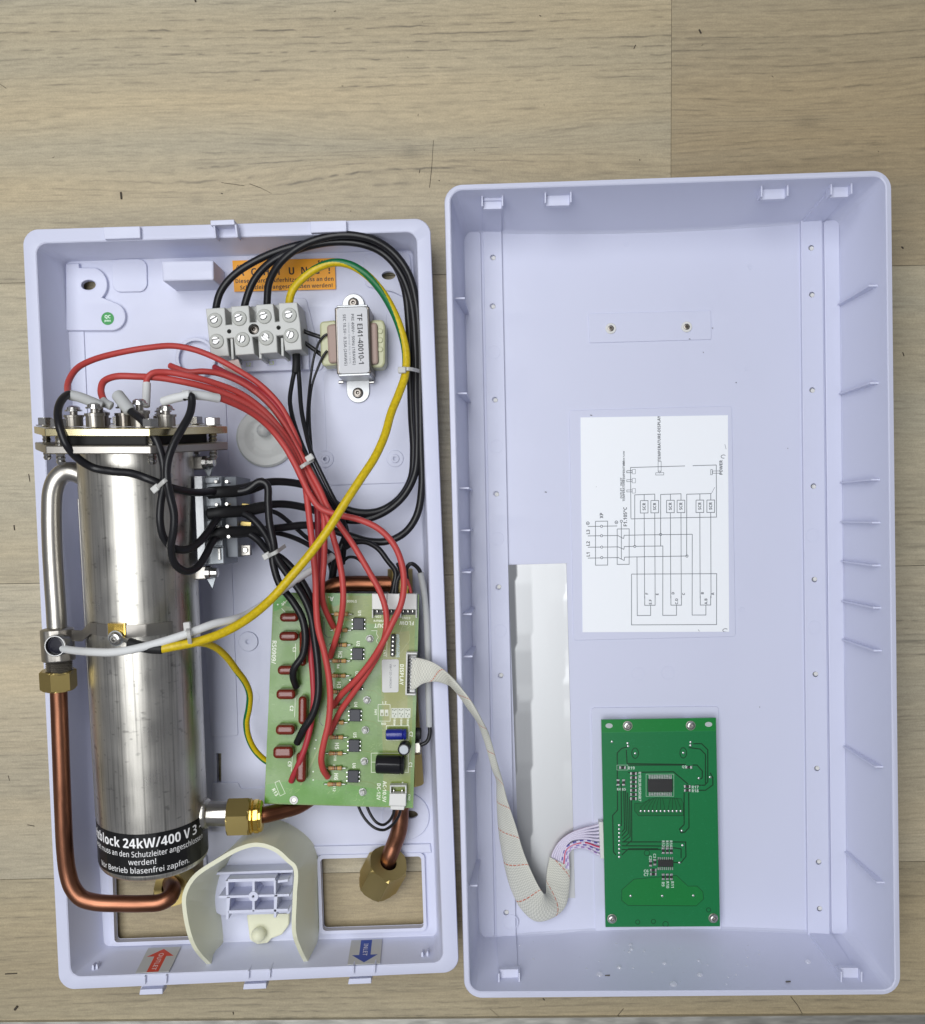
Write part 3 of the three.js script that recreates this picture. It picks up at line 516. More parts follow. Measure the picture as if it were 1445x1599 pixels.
  part(dirt, 'speck', specks, std(rgb(0.09, 0.085, 0.08), 0.8)).userData.kind = 'stuff';
  const d = thing('water_drops', 'tiny clear water drops clinging to the end wall of the cover', 'water drops', coverWall(2, 1000, 1510, 0).p); d.userData.kind = 'stuff';
  part(d, 'drop', drops, M.clear).userData.kind = 'stuff';
}

// ---------------------------------------------------------------- sheets that lie in the cover
{
  const q = [[906.8, 651.8], [1137, 648.3], [1139, 986.5], [910, 987.3]];
  const Z = (x, y) => [x - 107 - (y - 127) * 0.0085, y - 120];          // measured on an enlargement of the sheet: 920 by 1345
  const map = canvasMap(920, 1345, (x, w, h) => {
    x.fillStyle = '#eef1f5'; x.fillRect(0, 0, w, h); x.strokeStyle = '#4a5058'; x.lineWidth = 3.4; x.fillStyle = '#33383f';
    const line = (...p) => { x.beginPath(); p.forEach(([a, b], i) => { const [u, v] = Z(a, b); i ? x.lineTo(u, v) : x.moveTo(u, v); }); x.stroke(); };
    const rect = (a, b, c, d) => line([a, b], [c, b], [c, d], [a, d], [a, b]);
    const dot = (a, b) => { const [u, v] = Z(a, b); x.fillStyle = '#eef1f5'; x.beginPath(); x.arc(u, v, 7, 0, 7); x.fill(); x.stroke(); x.fillStyle = '#33383f'; };
    const text = (s, a, b, size, weight = '') => { const [u, v] = Z(a, b); x.save(); x.translate(u, v); x.rotate(-Math.PI / 2); x.font = 'bold ' + size * 1.2 + 'px sans-serif'; x.fillText(s, 0, 0); x.restore(); };
    rect(200, 770, 276, 1045); rect(336, 820, 411, 1042);
    text('XP', 248, 752, 24, 'bold'); text('L3', 164, 852, 24, 'bold'); text('L2', 164, 925, 24, 'bold'); text('L1', 164, 992, 24, 'bold'); text('F1.105°C', 398, 806, 25);
    line([152, 802], [336, 801]); line([152, 861], [340, 861], [376, 881]); line([152, 932], [342, 932], [378, 948]); line([152, 1000], [344, 999], [380, 1018]);
    line([376, 880], [380, 860], [806, 857]); line([378, 948], [380, 931], [446, 930]); line([380, 1018], [382, 997], [772, 992]); line([362, 772], [362, 1010]); line([446, 930], [622, 929], [622, 1361], [708, 1361], [708, 1298]);
    for (const [a, b] of [[238, 802], [238, 861], [239, 932], [239, 998], [608, 857], [446, 930], [773, 992], [362, 772]]) dot(a, b);
    for (const [a, b] of [[152, 782], [331, 778]]) { const [u, v] = Z(a, b); x.beginPath(); x.arc(u, v, 9, 0, 7); x.stroke(); x.beginPath(); x.moveTo(u - 5, v); x.lineTo(u + 5, v); x.stroke(); }
    line([422, 755], [420, 437], [760, 432]); line([808, 431], [955, 428], [957, 751], [422, 758]);
    for (const [a, b, c, l] of [[446, 505, 571, 0], [608, 669, 735, 0], [771, 853, 921, 0]]) {
      line([a, l ? 900 : 930], [a, 608], [c, 605], [c, 645]); line([b, 606], [b, 645]);
      for (const k of [b, c]) { rect(k - 24, 645, k + 24, 722); text('SCR', k + 8, 706, 22, 'bold'); line([k, 722], [k + 3, 1255]); }
    }
    line([608, 857], [608, 700]); line([771, 992], [771, 700]);
    for (const [b, c, s, t, u] of [[509, 574, 'E.F', 'F', 'E'], [673, 739, 'C.D', 'D', 'C'], [857, 922, 'A.B', 'B', 'A']]) { line([b, 1240], [b, 1298], [c, 1298], [c, 1240]); text(s, b + 44, 1294, 20, 'bold'); text(t, b + 22, 1232, 20, 'bold'); text(u, c + 22, 1236, 20, 'bold'); }
    rect(426, 1103, 959, 1420); line([460, 998], [462, 1362], [546, 1361], [546, 1298]); line([806, 857], [806, 1360], [892, 1360], [892, 1298]);
    for (const y of [463, 519, 583]) { rect(396, y - 6, 430, y + 6); x.lineWidth = 2; rect(430, y - 14, 450, y + 14); x.lineWidth = 2.4; }
    rect(592, 402, 611, 462); line([592, 462], [601, 474], [611, 462]); rect(577, 472, 627, 486); text('TEMPERATURE-DISPLAY', 609, 400, 21);
    rect(920, 456, 930, 488); rect(932, 465, 978, 479); text('POWER', 994, 490, 22, 'bold');
    text('OUTLET', 368, 630, 15, 'bold'); text('INLET', 368, 550, 15, 'bold'); text('TEMPERATURE', 384, 648, 16, 'bold'); text('TEMPERATURE', 384, 520, 15, 'bold'); text('WATER FLOW', 384, 425, 12);
    x.lineWidth = 3.4; for (const [a, b, r] of [[1000, 376, 15], [1014, 1456, 16]]) { const [u, v] = Z(a, b); x.beginPath(); x.ellipse(u, v, r, 10, 0, 1.2, 5.6); x.stroke(); }
    x.lineWidth = 2; line([924, 606], [946, 566]); line([1008, 300], [1016, 330]); line([844, 1450], [852, 1462]);
  });
  const t = thing('wiring_diagram', 'white paper sheet with a printed circuit diagram stuck inside the cover', 'paper sheet', P(1023, 818, CPAN + 0.8));
  part(t, 'sheet', slab(outline(q, CPAN + 1.1), 0.3), std(rgb(1, 1, 1), 0.45, 0, { map }));

  // metal foil band with its left edge climbing the strip
  const f = thing('foil_strip', 'silver foil strip lying along the inside of the cover', 'foil strip', P(845, 1140, CPAN));
  const rows = 60, loops = [];
  const L = [[793.5, 884], [812.5, 1404]], Rr = [[884.5, 881], [898, 1404.5]];
  for (let j = 0; j <= rows; j++) {
    const v = j / rows, x0 = L[0][0] + (L[1][0] - L[0][0]) * v, x1 = Rr[0][0] + (Rr[1][0] - Rr[0][0]) * v, y = 882 + 522 * v, row = [];
    for (let i = 0; i <= 24; i++) {
      const u = i / 24, wave = 0.25 * Math.sin(v * 95 + 2) * Math.max(0, 1 - Math.abs(v - 0.42) * 5), curl = u < 0.14 ? 2.1 * (1 - u / 0.14) * (1 + 0.2 * wave) : 0;
      const wob = 0.05 * (noise(u * 3, v * 5, 91) - 0.5) + (v > 0.7 ? 0.3 * (v - 0.7) * (noise(u * 3, v * 8, 93) - 0.4) : 0);
      const bit = i === 24 ? 1.1 * Math.max(0, noise(v * 30, 1, 97) - 0.62) : 0;
      const p = P(x0 + (x1 - x0) * u, y - 2.5 * u, CPAN); p.y = (CPAN + 0.45 + curl + wob + bit) * mm; row.push(p);
    }
    loops.push(row);
  }
  const top = loft(loops, false, 3.2), bot = loft(loops.map(r => r.map(p => p.clone().add(V(0, -0.00012, 0)))), false, 3.2);
  part(f, 'foil', [top, bot], std(rgb(0.52, 0.53, 0.54), 0.5, 1));
}

// ---------------------------------------------------------------- steel heating tank
const TR = 30.7;                                             // radius in mm
const tankA = P(211.5, 692, 70), tankB = P(242, 1343, 41);     // ends of its axis
const axis = tankB.clone().sub(tankA), tankLen = axis.length(); axis.normalize();
const side = V(1, 0, 0).addScaledVector(axis, -axis.x).normalize(), up = side.clone().cross(axis).normalize(); if (up.y < 0) up.negate();
// spot on the tank: s along the axis in mm, a in degrees from straight up towards the right, r radius
const tankAt = (s, a, r = TR) => tankA.clone().addScaledVector(axis, s * mm).addScaledVector(up, Math.cos(a * Math.PI / 180) * r * mm).addScaledVector(side, Math.sin(a * Math.PI / 180) * r * mm);
function bandOnTank(s0, s1, a0, a1, lift0, thick, na = 40, skew = 0) {      // bent strip with print coordinates
  const pos = [], uv = [], quad = (a, b, c, d, t) => { for (const [p, u] of [[a, t[0]], [d, t[3]], [b, t[1]], [b, t[1]], [d, t[3]], [c, t[2]]]) { pos.push(p.x, p.y, p.z); uv.push(...u); } };
  const r0 = TR + lift0, r1 = r0 + thick;
  for (let i = 0; i < na; i++) {
    const u = i / na, w = (i + 1) / na, a = a0 + (a1 - a0) * u, b = a0 + (a1 - a0) * w, k = skew * u, l = skew * w;
    quad(tankAt(s0 + k, a, r1), tankAt(s0 + l, b, r1), tankAt(s1 + l, b, r1), tankAt(s1 + k, a, r1), [[u, 1], [w, 1], [w, 0], [u, 0]]);
    quad(tankAt(s0 + l, b, r1), tankAt(s0 + k, a, r1), tankAt(s0 + k, a, r0), tankAt(s0 + l, b, r0), [[u, .99], [u, .99], [u, .99], [u, .99]]);
    quad(tankAt(s1 + k, a, r1), tankAt(s1 + l, b, r1), tankAt(s1 + l, b, r0), tankAt(s1 + k, a, r0), [[u, .01], [u, .01], [u, .01], [u, .01]]);
  }
  quad(tankAt(s0, a0, r1), tankAt(s1, a0, r1), tankAt(s1, a0, r0), tankAt(s0, a0, r0), [[0, 0], [0, 0], [0, 0], [0, 0]]);
  quad(tankAt(s1 + skew, a1, r1), tankAt(s0 + skew, a1, r1), tankAt(s0 + skew, a1, r0), tankAt(s1 + skew, a1, r0), [[1, 0], [1, 0], [1, 0], [1, 0]]);
  const g = new THREE.BufferGeometry(); g.setAttribute('position', new THREE.Float32BufferAttribute(pos, 3)); g.setAttribute('uv', new THREE.Float32BufferAttribute(uv, 2)); g.computeVertexNormals(); return toCreasedNormals(g, 0.6);
}
const tank = thing('heating_tank', 'cylindrical brushed stainless steel heating tank with black label and hexagonal flange', 'tank', V((tankA.x + tankB.x) / 2, PAN * mm, (tankA.z + tankB.z) / 2));
{
  const L = tankLen / mm, body = new THREE.LatheGeometry([[3, TR], [L - 5, TR], [L - 3.4, TR - 0.3], [L - 2.2, TR - 1.2], [L - 1.4, TR - 3], [L - 1, 0.01]].map(([d, r]) => new THREE.Vector2(r * mm, d * mm)), 72);
  const uv = body.attributes.uv, ps = body.attributes.position; for (let i = 0; i < uv.count; i++) uv.setXY(i, uv.getX(i), ps.getY(i) / 0.24);
  body.applyMatrix4(new THREE.Matrix4().makeBasis(side, axis, side.clone().cross(axis))); body.translate(tankA.x, tankA.y, tankA.z);
  part(tank, 'body', body, tankSteel);
  // hexagonal flange and lid; flat side towards the viewer
  const hexLoop = (s, R, flat = 1) => { const o = tankA.clone().addScaledVector(axis, s * mm).addScaledVector(side, -0.0022), pts = []; for (let i = 0; i < 6; i++) { const a = i * Math.PI / 3; pts.push(V(Math.cos(a) * R * mm, Math.sin(a) * R * mm, 0)); } const rc = roundCorners(pts.map(p => V(p.x, 0, p.y)), 1.2, 3); return rc.map(p => o.clone().addScaledVector(side, p.x).addScaledVector(up, p.z * flat)); };
  const solid = (s0, s1, R, c = 0.5) => loft([hexLoop(s0, 1), hexLoop(s0, R - c), hexLoop(s0 + c, R), hexLoop(s1 - c, R), hexLoop(s1, R - c), hexLoop(s1, 1)], true, 0.5);
  part(tank, 'flange', solid(-0.6, 3.6, 53.5, 0.5), M.dull);
  part(tank, 'gasket', solid(-5.4, -0.6, 42, 0.2), M.dark);
  part(tank, 'lid', solid(-9.2, -5.4, 53.5, 0.3), M.zincYellow);
  for (let i = 0; i < 6; i++) {
    const a = i * 60 + 90, r = 46 - 3 * Math.sin(a * Math.PI / 180), b0 = tankAt(-13.2, a, r), b1 = tankAt(8.5, a, r), n0 = tankAt(-14, a, r), n1 = tankAt(-9.6, a, r);
    const bolt = part(tank, 'bolt', turned(b0, b1, [[0, 0], [0, 2.2], ...Array.from({ length: 20 }, (_, k) => [2 + k, k % 2 ? 2.4 : 1.95]), [22.4, 1.6], [22.4, 0]], 14), M.chrome);
    part(bolt, 'nut', hexNut(n0, n1, 7.4, 2.2, i), M.chrome); part(bolt, 'washer', turned(tankAt(-10.1, a, r), tankAt(-9.6, a, r), [[0, 0], [0, 5], [0.5, 5], [0.5, 0]]), M.dull);
  }
  // heating element posts standing on the lid
  for (const [a, r, l, big] of [[-58, 31, 8.5, 1], [-40, 20, 10.5, 0], [-22, 29, 10, 1], [4, 17, 10, 0], [26, 27, 12, 1], [58, 24, 8, 0], [50, 32, 9, 1], [-90, 18, 6, 0], [150, 20, 6, 1]]) {
    const p0 = tankAt(-9.6, a, r), p1 = tankAt(-9.6 - l, a, r), pole = part(tank, 'terminal_post', turned(p0, p1, [[0, 0], [0, 4.6], [l * 0.55, 4.6], [l * 0.56, 5.2], [l * 0.7, 5.2], [l * 0.72, 2], [l, 2], [l, 0]], 20), big ? M.dull : M.darkSteel);
    part(pole, 'terminal_screw', turned(tankAt(-9 - l, a, r), tankAt(-14 - l, a, r), [[0, 0], [0, 4.4], [0.8, 4.4], [0.9, 3.6], [2.2, 3.3], [3, 2], [2.6, 0]], 16), M.chrome);
  }
  // printed label near the lower end
  const lab = canvasMap(1500, 330, (x, w, h) => {
    x.fillStyle = '#0b0b0c'; x.fillRect(0, 0, w, h); x.fillStyle = '#f2f2f2'; x.textAlign = 'center'; x.font = 'bold 104px sans-serif'; x.fillText('Heizblock 24kW/400 V 3 ~', w / 2 + 16, 108, 1190);
    x.font = '60px sans-serif'; x.fillText('Das Gerät muss an den Schutzleiter angeschlossen', w / 2 + 10, 178, 1200); x.fillText('werden!', w / 2 + 56, 240); x.fillText('Vor Betrieb blasenfrei zapfen.', w / 2 + 36, 306);
  });
  part(tank, 'label', bandOnTank(L - 30, L - 5.6, -98, 98, 0.02, 0.15, 64), std(rgb(1, 1, 1), 0.35, 0, { map: lab }), 'black label with white German text wrapped round the lower end');
  // bent steel outlet pipe, welded on near the flange
  part(tank, 'outlet_pipe', tube([[128, 742, 66], [116, 737, 67], [102, 738, 67], [90, 748, 67], [83, 766, 67], [81, 800, 67], [82, 850, 66], [85, 905, 65], [88, 950, 64], [89.5, 978, 63]], 5.5, 8, 24), M.steel);
  const tee0 = P(89, 976, 62), tee1 = P(92.5, 1034, 62), block = part(tank, 'sensor_block', turned(tee0, tee1, [[0, 0], [0, 4], [1.2, 5], [2, 8.4], [2.6, 9], [19.4, 9], [20, 8.6], [20, 0]], 32), M.dull);
  const dl = tee1.clone().sub(tee0).normalize();
  const bore = V(tee0.x, 0.0738, P(92, 1007, 70).z); bore.x = P(92, 1007, 70).x; const bUp = bore.clone().add(V(0, 0.01, 0));
  part(block, 'sensor_port', turned(bore, bUp, [[-8, 0], [-8, 6.0], [0.8, 6.0], [1.2, 5.7], [1.2, 5.2], [-2, 5.0], [-2, 0]], 28), M.screw);
  part(block, 'sensor_socket', turned(bore, bUp, [[-1.95, 0], [-1.95, 4.95], [-0.9, 4.8], [-0.4, 3.4], [-1.0, 0]], 24), M.darkGlass);
  part(block, 'thread', turned(tee1.clone().addScaledVector(dl, -0.001), tee1.clone().addScaledVector(dl, 0.01), [[0, 0], ...Array.from({ length: 16 }, (_, k) => [k * 0.5, k % 2 ? 7.4 : 6.6]), [8, 0]], 24), M.dull);
  // strap that holds the block to the tank, with a brass clip and its screw
  part(tank, 'clamp_strap', bandOnTank(95, 101.6, -34, 48, 0.1, 0.7, 30), M.dull);
  const armTop = [[P(112, 984, 67), P(112, 1001, 67)], [P(128, 984.5, 73), P(128, 1001.5, 73)], [tankAt(95, -40, TR + 1.2), tankAt(101.6, -40, TR + 1.2)], [tankAt(95, -30, TR + 0.9), tankAt(101.6, -30, TR + 0.9)]];
  part(tank, 'strap_arm', [loft(armTop, false, 0.3), loft(armTop.map(l => l.map(p => p.clone().add(V(0, -0.0008, 0)))), false, 0.3)], M.dull);
  part(tank, 'brass_clip', bandOnTank(94, 101, -14, 3, 0.8, 1.2, 10), M.brassBright);
  const sp = tankAt(101.6, -5.5, TR + 3.4); const sg = panHead(3.6).clone(); sg.applyQuaternion(new THREE.Quaternion().setFromUnitVectors(V(0, 1, 0), sp.clone().sub(tankAt(101.6, -5.5, 0)).normalize())); sg.translate(sp.x, sp.y, sp.z); part(tank, 'clip_screw', sg, M.chrome);
  // side spout at the lower right
  const s1 = P(364, 1271, 44), s0 = tankAt((s1.z - tankA.z) / axis.z / mm, 92, TR - 6); part(tank, 'spout', turned(s0, s1, [[0, 0], [0, 9], [6, 9], [7.4, 8.4], [8.2, 7.2], [s0.distanceTo(s1) / mm, 7], [s0.distanceTo(s1) / mm, 0]], 30), M.steel);
  // two brackets for the cut-out switch
  for (const [x, y] of [[313, 721], [318, 893]]) { const q = outline([[x - 22, y - 8], [x + 10, y - 9], [x + 11, y + 11], [x - 20, y + 13]], 62); const b = part(tank, 'bracket', plateOf(q, 57, 62, 0.6), M.dull); const c = P(x + 13, y + 1, 62), d = c.clone().add(V(0.01, 0.001, 0)); part(b, 'bracket_screw', turned(c.clone().add(V(-0.003, 0, 0)), d, [[0, 0], [0, 3.6], [2.4, 3.6], [3, 2.8], [6.4, 2.6], [6.8, 1.8], [7, 0]], 10), M.chrome); part(b, 'bracket_tip', plateOf(outline([[x + 4, y + 10], [x + 20, y + 8], [x + 14, y + 27]], 55), 53.5, 55, 0.4), M.zincDull); }
  part(tank, 'side_seam', tube([tankAt(30, -72, TR), tankAt(90, -73, TR), tankAt(L - 30, -74, TR)], 0.5), M.steel);
}
// ---------------------------------------------------------------- pipes and brass fittings
{
  const a = P(90.6, 1046, 61), b = P(92.2, 1076, 60);
  const t = thing('copper_pipe', 'long copper pipe with brass nut running down beside the steel tank', 'pipe', V(a.x, PAN * mm, P(95, 1240, 55).z));
  part(t, 'pipe', tube([[91.5, 1068, 60], [93, 1110, 59], [95.5, 1180, 58], [98.5, 1260, 56], [102, 1330, 54], [106, 1362, 53], [113, 1385, 53], [127, 1402, 53], [150, 1409, 53], [190, 1411, 52], [225, 1411, 51], [250, 1409, 50], [264, 1402, 48], [270, 1391, 43], [268, 1383, 36], [266, 1377, 28]], 4.75, 8, 24), copper);
  part(t, 'nut', hexNut(a, b, 17.2, 5, 0.52), M.brass);
  const c = P(267, 1389, 32), d = c.clone().add(V(0, -0.016, 0)); part(t, 'end_fitting', [hexNut(c, d, 20, 5.6, 0.3), plateOf(ring(c, 8), 10, 17, 0.6)], M.brass);
}
{
  const a = P(357, 1276, 44), b = P(392, 1275, 43), c = P(411, 1274, 42);
  const t = thing('union_pipe', 'copper pipe with brass union leaving the tank spout under the circuit board', 'pipe', V(b.x, PAN * mm, b.z));
  part(t, 'union_nut', hexNut(a, b, 20.5, 6, 0.3), M.brass);
  part(t, 'union_ring', turned(P(388, 1275, 43), P(412, 1274, 42), [[0, 0], [0, 9.2], [2.4, 9.6], [3, 9], [3.6, 9.6], [6, 9.6], [6.4, 9], [7.6, 9], [8.4, 8], [8.4, 0]], 32), M.brassBright);
  part(t, 'pipe', tube([[400, 1274.5, 42], [415, 1272, 41.5], [440, 1266, 36], [470, 1256, 29], [495, 1235, 24], [504, 1200, 22], [504, 1100, 22], [502, 1000, 22], [503, 950, 23], [508, 926, 25], [522, 914, 26], [550, 911.5, 26], [580, 911.5, 26], [612, 911.5, 26]], 4.75, 8, 24), copperDark);
}
{
  const t = thing('flow_sensor', 'brass flow sensor body standing along the tray wall under the circuit board', 'sensor', P(632, 1050, PAN));
  part(t, 'body', [rod(P(625, 888, 24), P(626, 950, 24), 7.5), rod(P(625, 905, 24), P(634, 1080, 24), 6)], M.brass);
  part(t, 'inlet_collar', hexNut(P(619, 911.5, 26), P(640, 911.5, 26), 15, 4, 0.5), M.brass);
  part(t, 'outlet_body', rod(P(634, 1075, 22), P(644, 1225, 22), 7), M.brass);
  const p = thing('inlet_pipe', 'bent copper inlet pipe ending in a brass nut over the right opening', 'pipe', P(620, 1300, PAN));
  part(p, 'pipe', tube([[636, 1205, 22], [630, 1240, 22.5], [626, 1262, 23], [625.5, 1280, 23], [623, 1298, 22.5], [616, 1318, 21], [609, 1336, 21], [603, 1352, 18], [597, 1366, 14]], 4.9, 8, 24), copper);
  const n0 = P(607, 1347, 22), n1 = P(589, 1380, 8); part(p, 'nut', hexNut(n0, n1, 22.5, 5.1, 0.3), M.brass);
  const s = thing('temperature_sensor', 'small silver temperature probe screwed into the pipe beside the black capacitor', 'sensor', P(650, 1160, PAN));
  part(s, 'hex', hexNut(P(643, 1165, 30), P(657, 1164, 30), 9.5, 1, 0.4), M.steel); part(s, 'cap', rod(P(641, 1145, 32), P(658, 1145, 32), 3.4), M.blackMatt); part(s, 'stem', rod(P(632, 1162, 28), P(644, 1163, 29), 3.2), M.brass);
}
// ---------------------------------------------------------------- rubber seal and plug
{
  const t = thing('rubber_seal', 'translucent yellowish rubber arch standing between the two openings', 'rubber seal', P(396, 1400, PAN));
  const T = [[328, 1507, 30], [306, 1482, 45], [297, 1462, 49], [289, 1425, 50], [288.5, 1397, 50], [303, 1370, 50], [340, 1344, 50], [375, 1325, 50], [402, 1319, 50], [430, 1327, 50], [450, 1344, 50], [461, 1355, 50], [460.5, 1400, 50], [459.5, 1455, 49], [468, 1482, 42], [480, 1506, 30]];
  const B = [[330, 1505, 24], [340, 1488, 9], [345, 1476, 8], [343, 1440, 8], [338, 1408, 8], [345, 1365, 8], [362, 1330, 8], [392, 1300, 8], [432, 1284, 8], [468, 1301, 8], [488, 1322, 8], [493, 1336, 8], [494, 1390, 8], [495, 1450, 8], [490, 1482, 14], [483, 1503, 24]];
  const cT = new THREE.CatmullRomCurve3(pathOf(T), false, 'centripetal'), cB = new THREE.CatmullRomCurve3(pathOf(B), false, 'centripetal'), n = 90;
  const skin = k => [0, 0.12, 0.5, 1].map((v, row) => Array.from({ length: n + 1 }, (_, i) => { const u = i / n, p = cT.getPoint(u).lerp(cB.getPoint(u), v), d = cT.getTangent(u); const nn = V(d.z, 0, -d.x).normalize(); return p.addScaledVector(nn, k * mm * (row === 0 ? 0.8 : 1)); }));
  const A = skin(1.5), C = skin(-1.5);
  part(t, 'arch', [loft([...C.slice().reverse(), ...A], false, 0.8)], M.rubber);
  const f = part(t, 'flap', plateOf(roundCorners(outline([[385, 1427], [452, 1423], [451, 1445], [440, 1460], [424, 1466], [418, 1473], [402, 1475], [390, 1468], [388, 1450]], 13), 2), 9.5, 13, 0.8), M.rubber);
  const c = P(402, 1463, 20), k = new THREE.SphereGeometry(4.4 * mm, 24, 16); k.translate(c.x, 0.017, c.z); part(f, 'pin', [k, rod(V(c.x, 0.011, c.z), V(c.x, 0.016, c.z), 3.6)], M.rubber);
  const p = thing('rubber_plug', 'round translucent white rubber plug set in the tray beside the red wires', 'plug', P(415, 680, PAN));
  const q = P(417, 683, PAN), o = V(q.x, PAN * mm, q.z);
  part(p, 'disc', turned(o, o.clone().add(V(0, 0.01, 0)), [[0, 18.5], [2.4, 18.3], [3.4, 17.2], [3.4, 13.8], [3.1, 12.8], [1.2, 10.5], [0.5, 8], [0.4, 0]], 48), M.plug);
  const z = P(411, 672, 14), kn = new THREE.SphereGeometry(4 * mm, 24, 16); kn.translate(z.x, 0.0135, z.z); part(p, 'knob', [kn, rod(V(z.x, 0.0058, z.z), V(z.x, 0.013, z.z), 3.6)], M.plug);
}
// ---------------------------------------------------------------- terminal block
{
  const t = thing('terminal_block', 'pale grey four pole screw terminal block fed by thick black cables', 'terminal block', P(397, 515, PAN));
  const Q = (x, y) => [300 + x / 7.225, 450 + y / 7.225], h = 34;
  const o = [[155, 230], [368, 216], [382, 412], [450, 407], [440, 205], [640, 193], [655, 385], [726, 380], [722, 186], [915, 174], [940, 378], [985, 372], [976, 168], [1185, 158], [1222, 400], [1240, 690], [1050, 705], [1028, 530], [955, 536], [965, 725], [765, 740], [745, 545], [680, 550], [705, 742], [490, 757], [470, 560], [395, 565], [418, 765], [212, 772]].map(([x, y]) => P(...Q(x, y), h));
  part(t, 'body', plateOf(o, PAN + 1, h, 0.6, [ring(P(...Q(420, 487), h), 1.9), ring(P(...Q(977, 445), h), 1.9), ring(P(...Q(697, 462), h), 3.8)]), M.ceramic);
  part(t, 'web', plateOf([[155, 240], [1190, 170], [1240, 690], [212, 770]].map(([x, y]) => P(...Q(x, y), 20)), PAN + 1.5, 20, 0.4), M.ceramic);
  for (const [x, y, r, k] of [[252, 355, 92, 0.5], [528, 335, 88, 0.4], [808, 312, 88, 0.25], [1092, 298, 88, 0.2], [270, 592, 88, 0.15], [562, 572, 90, 1.4], [830, 555, 88, -0.7], [1112, 528, 92, 1.2]]) {
    const c = P(...Q(x + 8, y + 8), h); const g = part(t, 'screw_collar', plateOf(ring(c, 4.3), h - 0.4, h + 0.9, 0.4, [ring(c, 2.9)]), M.ceramicRing);
    const s = P(...Q(x - 4, y - 2), h); piece(t, 'clamp_screw', slotted(2.3), M.screw, V(s.x, (h - 0.1) * mm, s.z), k);
  }
  for (const [x0, x1, y] of [[430, 470, 700], [745, 785, 690], [1000, 1035, 660]]) part(t, 'barrier', plateOf([[x0, 560], [x0 + 28, 558], [x1, y + 100], [x1 - 28, y + 105]].map(([x, yy]) => P(...Q(x, yy), h - 1)), PAN + 1, h - 1.5, 0.3), M.ceramic);
  const m = P(...Q(697, 462), h - 6); piece(t, 'mounting_screw', panHead(3.3), M.darkSteel, V(m.x, (h - 8) * mm, m.z));
  part(t, 'adhesive_tag', slab(outline([[343, 566], [372, 561], [382, 587], [356, 581]], 31), 0.3), std(rgb(0.62, 0.5, 0.46), 0.6));
}
